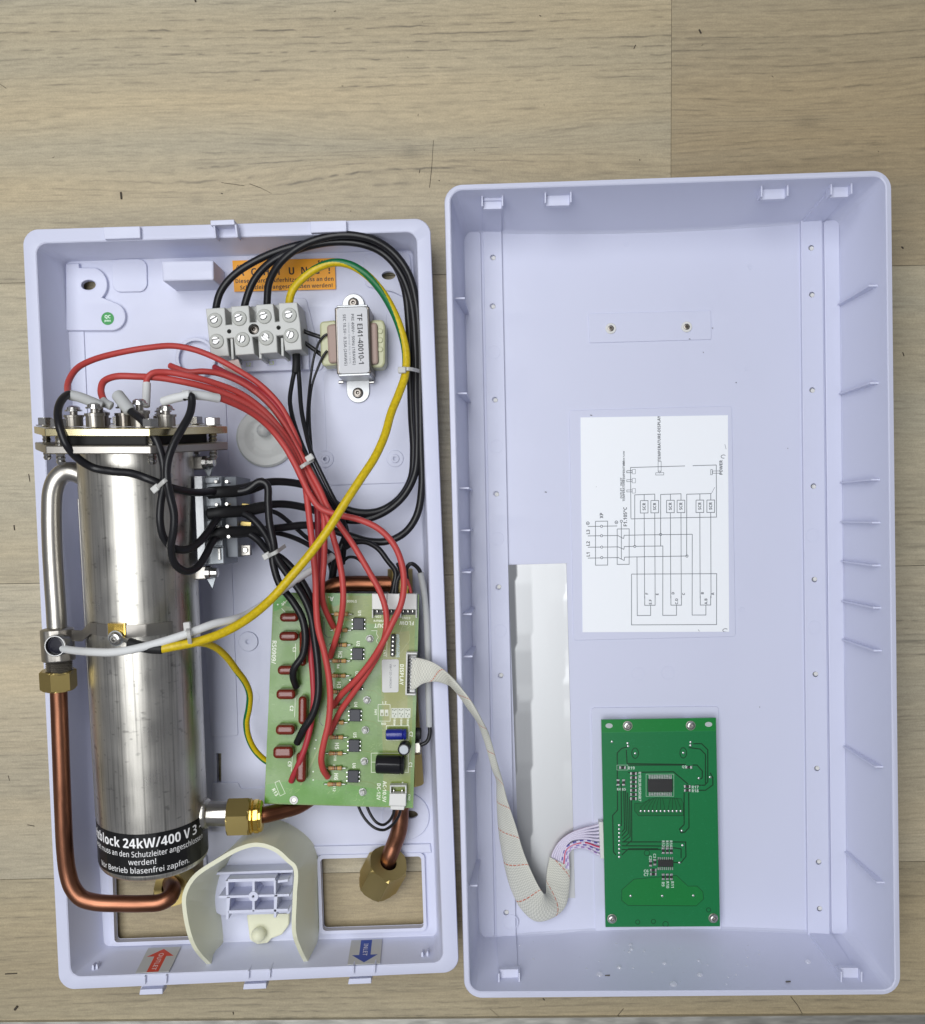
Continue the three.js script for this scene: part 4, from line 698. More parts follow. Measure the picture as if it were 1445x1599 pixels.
// ---------------------------------------------------------------- transformer
{
  const t = thing('transformer', 'small silver transformer with a printed white metal top and yellowish coil former', 'transformer', P(551, 540, PAN));
  const h = 32, top = [[522.5, 480], [577, 478], [580.5, 582.5], [526, 584.5]];
  part(t, 'core', plateOf(roundCorners(outline(top, h - 1), 1), PAN + 1.5, h - 1, 0.8), M.darkSteel);
  const face = canvasMap(420, 800, (x, w, hh) => {
    x.fillStyle = '#d3d4d8'; x.fillRect(0, 0, w, hh); x.translate(w / 2, hh / 2); x.rotate(Math.PI / 2); x.fillStyle = '#23252a'; x.textAlign = 'left';
    x.font = 'bold 104px sans-serif'; x.fillText('TF EI41-40010-1', -328, -70, 640); x.font = 'bold 56px sans-serif'; x.fillStyle = '#4a4e55'; x.fillText('PRI 400V~ 50Hz (18AWG)', -330, 14, 640); x.fillStyle = '#8a8f96'; x.font = '38px sans-serif'; x.fillText('internal thermal link 2A 130°C', -220, 66, 560); x.fillStyle = '#4a4e55'; x.font = 'bold 58px sans-serif'; x.fillText('SEC 10.5V~ 0.35A (24AWG)', -326, 134, 640);
  });
  const frame = part(t, 'frame', [plateOf(roundCorners(outline([[525.5, 480], [574, 478.5], [578, 582], [529, 584]], h), 2), h - 1.2, h, 0.4), plateOf(outline([[526, 477], [574, 475.5], [574, 478.5], [526, 480]], h - 0.5), PAN + 1.5, h - 0.5, 0.3), plateOf(outline([[529, 584], [578, 582], [578, 586], [529, 588]], h - 0.5), PAN + 1.5, h - 0.5, 0.4)], M.zinc);
  part(frame, 'printed_face', slab(outline([[527, 481.5], [572.5, 480], [576.5, 580.5], [530.5, 582.5]], h + 0.15), 0.25), std(rgb(0.86, 0.86, 0.86), 0.5, 0, { map: face }));
  const tab = (pts, hole) => plateOf(pts, PAN + 1, PAN + 2.4, 0.3, hole ? [hole] : []);
  const arc = (cx, cy, r, a0, a1) => Array.from({ length: 13 }, (_, i) => { const a = (a0 + (a1 - a0) * i / 12) * Math.PI / 180; return [cx + r * Math.cos(a), cy + r * Math.sin(a)]; });
  part(t, 'foot', tab(outline([[535, 492], ...arc(552, 476, 17.5, 180, 360), [570, 492]], PAN + 2.4), ring(P(552, 471, PAN + 2.4), 1.7, 3)), M.zinc);
  part(t, 'foot', tab(outline([[541, 592], [577, 590], ...arc(559.5, 611, 18, 0, 180)], PAN + 2.4)), M.zinc);
  for (const [x, y] of [[559, 613.5], [552, 473]]) { const c = P(x, y, PAN + 3); piece(t, 'screw', panHead(3.3), M.darkSteel, V(c.x, (PAN + 2.5) * mm, c.z)); }
  for (const [x, y] of [[533, 597], [581, 597]]) part(t, 'pin', rod(P(x - 4, y, PAN + 6), P(x + 4, y - 0.3, PAN + 6), 1.1), M.chrome);
  part(t, 'coil_former', [plateOf(roundCorners(outline([[499, 502], [527, 499], [530, 570], [503, 572], [501, 560]], 25), 2.5), 12, 25, 1.2), plateOf(roundCorners(outline([[578, 499], [599, 499], [602, 510], [602, 566], [598, 574], [578, 574]], 25), 2.5), 12, 25, 1.2)], M.bobbin);
  part(t, 'winding', [plateOf(roundCorners(outline([[510, 507], [527, 504], [529, 566], [513, 567]], 28), 2), 14, 27.5, 1.2), plateOf(roundCorners(outline([[577, 503], [589, 503], [591, 568], [578, 569]], 28), 2), 14, 27.5, 1.2)], M.winding);
  for (const y of [517, 531, 545.5]) part(t, 'former_notch', plateOf(ring(P(594, y, 25.6), 1.6), 23, 25.7, 0.4), M.bobbin);
}
// ---------------------------------------------------------------- thermal cut-out switch
{
  const t = thing('thermal_cutout', 'grey metal three pole thermal cutout switch bracketed to the tank side', 'switch', P(345, 815, PAN));
  part(t, 'side_plate', plateOf(outline([[303, 743], [316, 743], [322, 881], [309, 883]], 68), 40, 68, 0.3), M.zinc);
  part(t, 'base', plateOf(outline([[317, 743], [346, 743], [351, 881], [322, 882]], 60), 30, 60, 0.6), M.zincDull);
  part(t, 'housing', plateOf(outline([[346, 744], [369, 744], [372, 870], [351, 871]], 54), 20, 54, 0.6), std(rgb(0.20, 0.22, 0.25), 0.5));
  for (const [x, y] of [[331, 750], [333, 779], [334, 786], [335, 817], [336, 848]]) part(t, 'contact_plate', plateOf(outline(rectPx(x, y, 24, 9, -0.03), 62), 59, 62, 0.3), M.zincDull);
  for (const [x, y] of [[337, 752], [338, 788], [340, 823], [354, 752], [354, 787], [355, 822], [357, 838]]) { const c = P(x, y, 66), k = rod(c.clone().add(V(0, -0.006, 0)), c, 1.1, 10); part(t, 'rivet', k, M.chrome); }
  for (const [x, y] of [[381, 766], [386, 790], [384, 818], [388, 835]]) part(t, 'contact_tongue', plateOf(outline(rectPx(x, y, 17, 7, 0.1), 48), 47, 48, 0.2), M.brass);
  part(t, 'bracket_box', plateOf(outline([[322, 855], [349, 855], [350, 880], [323, 882]], 64), 58, 64, 0.4), M.zincDull);
  part(t, 'bright_edge', plateOf(outline([[340, 856], [344, 856], [345, 874], [341, 875]], 66), 63, 66, 0.3), M.chrome);
  const tab = part(t, 'end_tab', plateOf(outline([[375, 851], [391, 851], [391, 867], [375, 868]], 46), 44, 46, 0.3), M.dull); const c = P(383, 859, 47); part(tab, 'tab_screw', rod(V(c.x, 0.044, c.z), V(c.x, 0.0475, c.z), 1.6, 12), M.chrome);
}
// ---------------------------------------------------------------- control board
const CB = 38;      // height of its upper face
const board = thing('control_board', 'pale green control circuit board crowded with brown capacitors and red wires', 'circuit board', P(535, 1095, PAN));
const cbQ = [[427, 925], [655, 928], [645.5, 1262], [413, 1255]];
function boardUV(q, x, y) { let u = 0.5, v = 0.5; for (let i = 0; i < 6; i++) { const xl = q[0][0] + (q[3][0] - q[0][0]) * v, xr = q[1][0] + (q[2][0] - q[1][0]) * v; u = (x - xl) / (xr - xl); const yt = q[0][1] + (q[1][1] - q[0][1]) * u, yb = q[3][1] + (q[2][1] - q[3][1]) * u; v = (y - yt) / (yb - yt); } return [u, v]; }
{
  const S = 4, w = 930, h = 1340, C = (x, y) => { const [u, v] = boardUV(cbQ, x, y); return [u * w, v * h]; };
  const map = canvasMap(w, h, x => {
    x.fillStyle = '#688f3a'; x.fillRect(0, 0, w, h);
    const poly = (pts, col) => { x.fillStyle = col; x.beginPath(); pts.forEach((p, i) => { const [a, b] = C(...p); i ? x.lineTo(a, b) : x.moveTo(a, b); }); x.fill(); };
    // copper pours show through the lacquer
    poly([[430, 952], [490, 950], [486, 1120], [470, 1170], [460, 1225], [416, 1225], [414, 1150]], '#709a48'); poly([[428, 926], [452, 926], [440, 950], [428, 955]], '#4a9a2c'); poly([[445, 945], [455, 927], [458, 950]], '#3f8a26');
    poly([[505, 930], [650, 930], [648, 1000], [640, 1260], [600, 1260], [595, 1000], [505, 960]], '#7d8f35'); poly([[500, 965], [590, 975], [590, 1250], [480, 1250], [500, 1150]], '#6d9444'); poly([[490, 1120], [500, 1120], [488, 1190], [470, 1250], [420, 1252], [470, 1200]], '#6f9a35'); poly([[416, 1225], [480, 1215], [640, 1240], [644, 1260], [414, 1253]], '#5b9a2c');
    poly([[603, 990], [640, 985], [636, 1130], [600, 1135]], '#8b8f38'); poly([[514, 926], [535, 926], [534, 942], [522, 948], [514, 940]], '#579440');
    for (let i = 0; i < 2600; i++) { x.globalAlpha = 0.05 + 0.07 * rnd(); x.fillStyle = rnd() < 0.5 ? '#c8d8a0' : '#2f4a1c'; x.fillRect(rnd() * w, rnd() * h, 2 + rnd() * 22, 1 + rnd() * 10); } x.globalAlpha = 1;
    const tr = (pts, col, lw) => { x.strokeStyle = col; x.lineWidth = lw; x.beginPath(); pts.forEach((p, i) => { const [a, b] = C(...p); i ? x.lineTo(a, b) : x.moveTo(a, b); }); x.stroke(); };
    // tracks
    for (let k = 0; k < 6; k++) { const y = 975 + k * 47.6, d = -k * 1.9; tr([[568 + d, y + 6], [590 + d, y + 9], [600, y + 20]], '#6d8a34', 6); tr([[536 + d, y - 14], [552 + d, y - 6]], '#4f7a36', 5); tr([[537 + d, y + 10], [550 + d, y + 3]], '#4f7a36', 5); }
    tr([[507, 970], [507, 990], [512, 995], [518, 995]], '#20301a', 4); tr([[501, 1108], [501, 1128], [506, 1134]], '#20301a', 4);
    tr([[503, 1160], [488, 1192], [470, 1226]], '#8aa05a', 10); tr([[612, 1040], [640, 1000], [640, 990]], '#a3a96a', 3); tr([[625, 990], [636, 960]], '#a3a96a', 3);
    const ink = '#f2f7e6', txt = (s, px, py, size, rot, weight = '') => { const [a, b] = C(px, py); x.save(); x.translate(a, b); x.rotate(rot); x.fillStyle = ink; x.font = 'bold ' + size * 1.18 + 'px sans-serif'; x.textAlign = 'center'; x.textBaseline = 'middle'; x.fillText(s, 0, 0); x.restore(); };
    const q = Math.PI / 2;
    txt('RS0909/', 428, 1018, 34, q); txt('DISPLAY', 628, 1053, 28, q, 'bold'); txt('FLOW', 636, 973, 28, Math.PI, 'bold'); txt('OUT', 594, 977, 30, Math.PI, 'bold'); txt('temperature', 600, 970, 18, Math.PI); txt('CON2', 635, 965, 16, Math.PI); txt('CON4', 590, 963, 16, Math.PI); txt('AC-10.5V', 601, 1236, 27, q, 'bold'); txt('DC-12V', 592, 1236, 27, q, 'bold'); txt('A.', 517, 935, 34, Math.PI, 'bold'); txt('S1600', 550, 939, 20, Math.PI);
    for (let k = 0; k < 6; k++) { const y = 974 + k * 47.6, d = -k * 1.7; txt('H' + (k + 1), 534 + d, y + (k ? 0.5 : -3), 30, q, 'bold'); txt('R' + (2 * k + 1), 531 + d, y - 26 + 12, 18, q); txt('R' + (2 * k + 2), 531 + d, y + 19, 20, q); txt('U' + (k + 1), 562 + d, y - 16.5, 24, q); txt('▲', 575 + d, y + 6, 18, -q); }
    txt('R13', 430, 1237, 26, 1.0, 'bold'); tr([[430, 1222], [437, 1219], [446, 1239], [438, 1243], [430, 1222]], ink, 3); tr([[440, 946], [452, 934]], ink, 3); tr([[440, 950], [446, 956]], ink, 3); txt('D1', 443, 942, 20, -0.8);
    txt('C3', 460, 1014, 24, q); txt('C2', 456, 1106, 26, q); txt('C9', 453, 1193, 26, q); txt('C7', 642, 1146, 24, q); txt('C1', 641, 1194, 24, q); txt('CN2', 639, 1245, 18, q); tr([[462, 1005], [462, 1030]], ink, 3); tr([[462, 1090], [461, 1120]], ink, 3); tr([[458, 1180], [456, 1205]], ink, 3);
    const box = (a, b, c, d, lw = 3) => tr([[a, b], [c, b], [c, d], [a, d], [a, b]], ink, lw);
    box(591.5, 1100, 610, 1126); box(580.5, 1176, 638, 1206); tr([[580.5, 1190], [590, 1190]], ink, 3); box(604, 1133, 639, 1155.5); txt('ON', 600, 1130, 18, Math.PI); txt('2 1', 601, 1097, 18, Math.PI); txt('SW1', 588, 1112, 17, q);
    for (const a of [597.5, 604.5]) { poly([[a - 2.8, 1108], [a + 2.8, 1108], [a + 2.8, 1118], [a - 2.8, 1118]], '#d9dccb'); poly([[a - 1.4, 1113], [a + 1.4, 1113], [a + 1.4, 1117], [a - 1.4, 1117]], '#7c8457'); }
    poly([[612, 1105.5], [641.5, 1105.5], [641, 1121], [612, 1121]], '#cfd4c4'); x.fillStyle = '#3d4d2c'; for (const a of [616.5, 627, 637]) { for (const [i, j] of [[-2.5, 1108], [0, 1109], [2.5, 1108], [-2, 1114], [2, 1115], [0, 1118]]) { const [u, v] = C(a + i, j); x.fillRect(u - 3, v - 4, 6, 8); } txt('18KW', a, 1127, 15, q, 'bold'); }
    tr([[622, 1105.5], [622, 1121]], '#4d5a3a', 2); tr([[632, 1105.5], [632, 1121]], '#4d5a3a', 2);
    tr([[581, 985], [590, 985], [589, 990], [592, 995], [589, 1000], [591, 1005]], ink, 2.5); tr([[606, 990], [605, 1026]], ink, 3); txt('CN1', 602, 1020, 18, q);
    for (let i = 0; i < 420; i++) { const k = 0.5 + rnd() * 0.5, [a, b] = C(621.5 + (rnd() + rnd() - 1) * 3.4, 1008 + (rnd() - 0.5) * 36); x.fillStyle = rnd() < 0.6 ? '#93aea4' : '#c3d3c8'; x.fillRect(a, b, 2 + 3 * k, 2 + 2 * k); }   // crust of old flux beside the pin header
    x.fillStyle = '#f0f3e8'; for (const [a, b] of [[434, 944], [495, 1156], [493, 1169], [490, 1205], [490, 1218], [629, 1222]]) { const [u, v] = C(a, b); x.beginPath(); x.arc(u, v, 5, 0, 7); x.fill(); }
    x.strokeStyle = '#b4cf86'; x.globalAlpha = 0.7; x.lineWidth = 2; for (const [a, b] of [[585, 1168], [600, 1135], [630, 975], [520, 1235], [560, 1250], [455, 1235]]) for (let i = 0; i < 7; i++) { const [u, v] = C(a + rnd() * 16 - 8, b + rnd() * 14 - 7); x.beginPath(); x.moveTo(u, v); x.lineTo(u + rnd() * 34 - 6, v - rnd() * 22); x.stroke(); } x.globalAlpha = 1;
  });
  const lacquer = grey(256, 256, (i, j) => 0.14 + 0.3 * fbm(i / 30, j / 30, 61, 3));
  part(board, 'board', slab(outline(cbQ, CB), 1.6), phys(rgb(0.80, 0.80, 0.80), 1, 0, { map, roughnessMap: lacquer }));
  for (const [x, y] of [[459, 1249.5], [477, 931], [640, 1110], [446, 1100]]) part(board, 'standoff', rod(P(x, y, PAN), P(x, y, PAN).setY((CB - 1.6) * mm), 3), M.whitePlastic);
  for (const [x, y] of [[459, 1249.5], [477, 931]]) { const c = P(x, y, CB + 0.6); part(board, 'eyelet', plateOf(ring(c, 2.5), CB - 0.2, CB + 0.7, 0.2, [ring(c, 1.6)]), M.whitePlastic); part(board, 'board_screw', rod(V(c.x, (CB - 1) * mm, c.z), V(c.x, (CB + 0.4) * mm, c.z), 1.5, 14), M.steel); }
  // brown film capacitors
  const capH = 8, film = (x0, x1, y0, y1) => { const q = outline([[x0, y0], [x1, y0], [x1 - 0.5, y1], [x0 - 0.5, y1]], CB + capH), c = part(board, 'film_capacitor', plateOf(roundCorners(q, 2.3, 6), CB - 0.2, CB + capH, 2.2, [], 6), M.filmCap); return c; };
  for (const q of [[436.5, 466, 957.5, 971.5], [435.5, 465, 987, 1001.5], [433, 462, 1040, 1054.5], [431, 461, 1077.5, 1093], [430, 460, 1133, 1148.5], [426, 457, 1167, 1185.5], [465.5, 478.5, 1088, 1132.5], [462, 477.5, 1176, 1223], [467, 478, 985, 1041]]) film(...q);
  // resistors with colour bands
  const bodyPts = [[0, 0.3], [0.5, 1.15], [1.3, 1.35], [2.2, 1.05], [6.4, 1.05], [7.3, 1.35], [8.1, 1.15], [8.6, 0.3]];
  const bands = [[0.25, 0.05, 0.02], [0.02, 0.01, 0.01], [0.02, 0.01, 0.01], [0.5, 0.33, 0.06]].map(c => std(rgb(...c), 0.4));
  for (let k = 0; k < 12; k++) {
    const y = 960 + k * 24.05 - (k % 2 ? 0 : 1), x = 533.5 - k * 0.95, a = P(x - 12, y, CB + 2), b = P(x + 12, y, CB + 2), u = b.clone().sub(a).normalize(), r = part(board, 'resistor', turned(a, b, bodyPts, 16), M.resistor);
    [2.9, 3.9, 4.9, 6.1].forEach((d, i) => part(r, 'colour_band', turned(a.clone().addScaledVector(u, d * mm), b, [[0, 0], [0, 1.08], [0.55, 1.08], [0.55, 0]], 14), bands[(i + (i === 1 ? k % 2 : 0)) % 4]));
    part(r, 'lead', tube([a.clone().addScaledVector(u, -0.0022).setY(CB * mm), a.clone().addScaledVector(u, -0.0018), a, b, b.clone().addScaledVector(u, 0.0018), b.clone().addScaledVector(u, 0.0022).setY(CB * mm)], 0.28, 4, 6), M.solder);
  }
  // optocouplers
  [[560, 974.5], [558.5, 1021.5], [556.5, 1069], [554.5, 1117.5], [553, 1165], [551.5, 1213]].forEach(([x, y]) => {
    const c = part(board, 'optocoupler', plateOf(outline(rectPx(x, y, 16.8, 18.6, 0.02), CB + 3.4), CB + 0.5, CB + 3.4, 0.4), M.chip);
    for (const s of [-1, 1]) for (const k of [-6.6, 0, 6.6]) part(c, 'pin', plateOf(outline(rectPx(x + s * 9.6, y + k, 2.6, 2.4), CB + 1.8), CB - 0.2, CB + 1.8, 0.2), M.solder);
  });
  for (const [x, y] of [[577, 998], [572.5, 1094], [570, 1141], [568.5, 1190], [566, 1238]]) { const c = P(x, y, CB + 2.5), o = V(c.x, CB * mm, c.z); const l = part(board, 'lamp_lens', turned(o, o.clone().add(V(0, 0.01, 0)), [[0, 0], [0, 2.2], [0.8, 2.2], [0.9, 1.75], [3.2, 1.75], [4.3, 1.3], [4.8, 0.6], [4.9, 0]], 20), M.lens); part(l, 'reflector_cup', turned(o, o.clone().add(V(0, 0.01, 0)), [[0.6, 0], [0.6, 0.9], [2.2, 1.3], [2.0, 1.1], [1.1, 0.1], [1.1, 0]], 14), M.chrome); }
  // white plug sockets at the upper edge
  for (const [x0, x1, n] of [[581, 604.5, 2], [605, 624, 2], [625, 651, 3]]) {
    const c = part(board, 'socket', [plateOf(outline([[x0, 927], [x1, 927.4], [x1, 952], [x0, 951.5]], CB + 6), CB, CB + 6, 0.4), plateOf(outline([[x0, 952], [x0 + 1.8, 952], [x0 + 1.8, 965], [x0, 965]], CB + 4), CB, CB + 4, 0.2), plateOf(outline([[x1 - 1.8, 952], [x1, 952], [x1, 965], [x1 - 1.8, 965]], CB + 4), CB, CB + 4, 0.2)], M.whitePlastic);
    for (let i = 0; i < n; i++) part(c, 'pin', plateOf(outline(rectPx(x0 + (i + 0.7 + (n === 2 ? 0.2 : 0)) * (x1 - x0) / (n + 0.6), 954.6, 2.4, 4.6), CB + 2.6), CB - 0.1, CB + 2.6, 0.3), M.chrome);
    part(c, 'socket_floor', plateOf(outline([[x0 + 2, 952.4], [x1 - 2, 952.4], [x1 - 2, 960], [x0 + 2, 960]], CB + 0.4), CB - 0.1, CB + 0.4, 0.1), M.chipBlack);
  }
  const hd = part(board, 'pin_header', plateOf(roundCorners(outline([[610.5, 990.5], [617.5, 990.5], [616.5, 1025.5], [609.5, 1025.5]], CB + 3), 0.8), CB, CB + 3, 0.3), M.chipBlack);
  for (let i = 0; i < 5; i++) { const c = P(614 - i * 0.2, 995 + i * 6.6, CB + 3); part(hd, 'pin', rod(V(c.x, CB * mm, c.z), V(c.x, (CB + 3.6) * mm, c.z), 0.55, 8), M.chrome); }
  const stk = canvasMap(120, 230, (x, w, h) => { x.fillStyle = '#c9cac8'; x.fillRect(0, 0, w, h); x.fillStyle = '#50505c'; x.translate(w / 2, h / 2); x.rotate(Math.PI / 2); x.font = '26px sans-serif'; x.textAlign = 'center'; x.fillText('VM+12D-24K0624', 0, 8, 190); x.fillText('5', -80, -26); });
  part(board, 'sticker', plateOf(roundCorners(outline([[596.5, 1030], [623, 1029.5], [622.5, 1081], [597, 1081.5]], CB + 0.4), 1), CB + 0.1, CB + 0.32, 0.05), std(rgb(0.6, 0.6, 0.6), 0.5));
  part(board, 'sticker_print', slab(outline([[599, 1033], [621, 1032.5], [620.5, 1078.5], [599.5, 1079]], CB + 0.45), 0.1), std(rgb(1, 1, 1), 0.5, 0, { map: stk }));
  const dc = part(board, 'display_socket', [plateOf(outline([[634.5, 1019], [651.5, 1019], [649, 1086], [633, 1085.5]], CB + 1), CB, CB + 1.2, 0.2), plateOf(outline([[634.5, 1019], [637, 1019], [635.5, 1085.5], [633, 1085.5]], CB + 6), CB, CB + 6, 0.3), plateOf(outline([[634.5, 1019], [651.5, 1019.3], [651.5, 1022], [634.5, 1021.6]], CB + 6), CB, CB + 6, 0.3), plateOf(outline([[633, 1083], [649.2, 1083.4], [649, 1086], [633, 1085.5]], CB + 6), CB, CB + 6, 0.3)], M.whitePlastic);
  part(dc, 'plug', plateOf(outline([[642, 1024], [650, 1024], [648, 1081], [640, 1081]], CB + 5), CB + 1, CB + 5, 0.3), M.whitePlastic);
  for (let i = 0; i < 12; i++) part(dc, 'contact', plateOf(outline(rectPx(639.2 - i * 0.12, 1026 + i * 4.9, 4, 2.9), CB + 3.4), CB, CB + 3.4, 0.2), M.chipBlack);
  // capacitors
  const can = (x0, y0, x1, y1, r, mat, name) => { const a = P(x0, y0, CB + r + 0.2), b = P(x1, y1, CB + r + 0.2), l = a.distanceTo(b) / mm; return part(board, name, turned(a, b, [[0, 0], [0, r - 0.7], [0.4, r - 0.1], [1.4, r], [l - 2.6, r], [l - 2.0, r - 0.45], [l - 1.4, r], [l - 0.4, r - 0.1], [l, r - 0.8], [l, 0]], 32), mat); };
  can(603, 1147, 635.5, 1146.5, 3.15, M.blueSleeve, 'blue_capacitor'); can(587.5, 1193, 632, 1194.5, 5.3, M.black, 'black_capacitor');
  const sc = P(631.5, 1168.5, CB + 6), so = V(sc.x, CB * mm, sc.z), rc = part(board, 'upright_capacitor', turned(so, so.clone().add(V(0, 0.01, 0)), [[0, 0], [0, 3.4], [9, 3.5], [9.6, 3.1], [9.7, 2.6]], 28), M.black); part(rc, 'can_top', turned(so, so.clone().add(V(0, 0.01, 0)), [[9.4, 0], [9.4, 2.7], [9.5, 2.65]], 24), M.zincDull);
  // power plug
  const pp = part(board, 'power_socket', [plateOf(outline([[609, 1227], [611, 1227], [611, 1243], [609, 1243]], CB + 5), CB, CB + 5, 0.2), plateOf(outline([[633, 1227], [635, 1227], [635, 1243], [633, 1243]], CB + 5), CB, CB + 5, 0.2), plateOf(outline([[609, 1226.5], [635, 1226.5], [635, 1228.3], [609, 1228.3]], CB + 5), CB, CB + 5, 0.2)], M.whitePlastic);
  part(pp, 'plug', [plateOf(outline([[608.5, 1239.5], [634.5, 1239.5], [634, 1259], [607.5, 1258.5]], CB + 6), CB + 0.6, CB + 6, 0.4), plateOf(outline([[610, 1258.5], [632, 1258.8], [631, 1265], [610, 1264.5]], CB + 5), CB + 0.6, CB + 5, 0.3)], M.whitePlastic);
  for (const x of [615, 628]) part(pp, 'pin', plateOf(outline(rectPx(x, 1236.5, 2.2, 6), CB + 3), CB, CB + 3, 0.2), M.chrome);
}
// ---------------------------------------------------------------- display board
{
  const DB = 12, q = [[939.2, 1124], [1118.2, 1121], [1124.6, 1446.5], [945.9, 1447.7]], Z = (X, Y) => [900 + X / 4.208, 1090 + Y / 4.208];
  const t = thing('display_board', 'dark green display circuit board screwed inside the cover', 'circuit board', P(1031, 1285, CPAN));
  const w = 760, h = 1370, C = (X, Y) => { const [u, v] = boardUV(q, ...Z(X, Y)); return [u * w, v * h]; };
  const map = canvasMap(w, h, x => {
    x.fillStyle = '#12864a'; x.fillRect(0, 0, w, h);
    x.fillStyle = '#0f8f3c'; x.fillRect(0, 0, w, 84); x.fillStyle = '#5fae7a'; x.globalAlpha = 0.5; x.fillRect(0, 84, w, 2); x.globalAlpha = 1;
    const path = (pts, col, lw, close, fill) => { x.strokeStyle = col; x.fillStyle = fill || col; x.lineWidth = lw; x.lineJoin = 'round'; x.beginPath(); pts.forEach((p, i) => { const [a, b] = C(...p); i ? x.lineTo(a, b) : x.moveTo(a, b); }); if (close) x.closePath(); if (fill) x.fill(); x.stroke(); };
    const D = '#053d1e';
    path([[300, 1260], [300, 1330], [340, 1362], [790, 1365], [838, 1320], [832, 1270], [795, 1235], [735, 1235], [660, 1165], [380, 1190]], D, 3, true, '#118a40');
    path([[385, 690], [430, 690], [520, 655], [690, 660], [705, 690], [705, 772], [410, 772], [385, 740]], D, 3, true, '#107a40');
    for (const p of [[[340, 320], [300, 330], [270, 360], [272, 735], [240, 770], [245, 1010], [262, 1030]], [[340, 440], [640, 440], [710, 440]], [[330, 340], [335, 430], [720, 436]], [[340, 488], [640, 484], [735, 565]], [[770, 300], [825, 300], [865, 340], [865, 550], [845, 572], [780, 572]], [[740, 325], [815, 335], [850, 370], [850, 560]], [[880, 490], [898, 520], [898, 570], [850, 605], [780, 606]], [[765, 440], [795, 440], [830, 480], [828, 525], [800, 535]], [[710, 620], [710, 830], [680, 860], [690, 885], [715, 880], [742, 850], [740, 620]], [[300, 945], [720, 945], [722, 1040], [690, 1080], [640, 1080]], [[300, 970], [560, 972], [690, 990], [690, 1050]], [[300, 995], [330, 995], [560, 996]], [[300, 1030], [345, 990], [540, 990]], [[296, 560], [298, 840]], [[313, 590], [318, 860], [300, 880]], [[325, 600], [330, 870], [300, 905]], [[338, 620], [343, 890], [305, 925]], [[352, 650], [355, 910], [310, 945]], [[364, 670], [366, 935], [330, 965]]]) path(p, D, 7);
    for (let i = 0; i < 11; i++) { const a = 425 + i * 26; path([[a, 735], [a, 715], [490 + i * 13 + (i > 6 ? 40 : 0), 655]], D, 3); }
    for (const [a, b] of [[388, 362], [704, 360]]) { const [u, v] = C(a, b); x.strokeStyle = D; x.lineWidth = 5; x.beginPath(); x.ellipse(u, v, 22, 34, 0, 0, 7); x.stroke(); }
    for (const [a, b, r] of [[405, 1472, 14], [508, 1468, 14], [588, 1486, 18], [870, 1392, 14], [466, 1018, 18]]) { const [u, v] = C(a, b); x.strokeStyle = D; x.lineWidth = 4; x.beginPath(); x.arc(u, v, r, 0, 7); x.stroke(); }
    const txt = (s, a, b, size, rot = 0) => { const [u, v] = C(a, b); x.save(); x.translate(u, v); x.rotate(rot); x.fillStyle = '#e6f4e8'; x.font = 'bold ' + size * 1.15 + 'px sans-serif'; x.textAlign = 'center'; x.textBaseline = 'middle'; x.fillText(s, 0, 0); x.restore(); };
    txt('R19', 362, 458, 24); txt('R17', 782, 584, 24); txt('R18', 782, 608, 24); txt('Q1', 710, 452, 20); txt('C6', 460, 1136, 24); txt('C7', 460, 1160, 24); txt('R9', 572, 1222, 24, Math.PI / 2); txt('R10', 602, 1226, 24, Math.PI / 2); txt('R11', 634, 1226, 24, Math.PI / 2); txt('R12', 572, 956, 22, Math.PI / 2); txt('R13', 598, 956, 22, Math.PI / 2); txt('R14', 624, 956, 22, Math.PI / 2); txt('C2', 488, 1050, 22, Math.PI / 2); txt('C3', 516, 1036, 22, Math.PI / 2); txt('R4', 280, 600, 20); txt('R5', 314, 600, 20);
    for (let i = 0; i < 7; i++) txt('R' + (i + 1), 418, 498 + i * 27.5, 22, Math.PI / 2);
    const box = (a, b, c, d) => path([[a, b], [c, b], [c, d], [a, d]], '#bcd8c2', 3, true, 'rgba(0,0,0,0)'); box(460, 500, 642, 646); box(268, 440, 340, 472);
    for (let i = 0; i < 1500; i++) { x.globalAlpha = 0.04; x.fillStyle = rnd() < 0.5 ? '#ffffff' : '#001a08'; x.fillRect(rnd() * w, rnd() * h, 2 + rnd() * 16, 1 + rnd() * 6); } x.globalAlpha = 1;
  });
  const dots = (X, Y) => P(...Z(X, Y), DB);
  part(t, 'board', slab(outline(q, DB), 1.6), phys(rgb(0.68, 0.68, 0.68), 0.3, 0, { map }));
  for (const [X, Y] of [[338, 182], [752, 180], [235, 1450], [901, 1446]]) {
    const c = dots(X, Y); part(t, 'standoff', rod(V(c.x, CPAN * mm, c.z), V(c.x, (DB - 1.6) * mm, c.z), 3.2), M.plastic);
    const wsh = part(t, 'washer', plateOf(ring(c, 2.9), DB, DB + 0.4, 0.1), M.dull); piece(t, 'screw', panHead(2.5), M.chrome, V(c.x, (DB + 0.5) * mm, c.z));
  }
  for (const [X, Y] of [[216, 182], [870, 173]]) part(t, 'slot_liner', plateOf(ring(dots(X, Y), 2.2, 1.5, 20), DB - 0.05, DB + 0.06, 0.02), std(rgb(0.42, 0.46, 0.46), 0.5));
  const chip = (X0, Y0, X1, Y1, hh, mat, name) => part(t, name, plateOf([[X0, Y0], [X1, Y0], [X1, Y1], [X0, Y1]].map(([a, b]) => P(...Z(a, b), DB + hh)), DB - 0.05, DB + hh, Math.min(0.25, hh * 0.3)), mat);
  const big = chip(472, 536, 634, 618, 1.6, M.chipBlack, 'driver_chip');
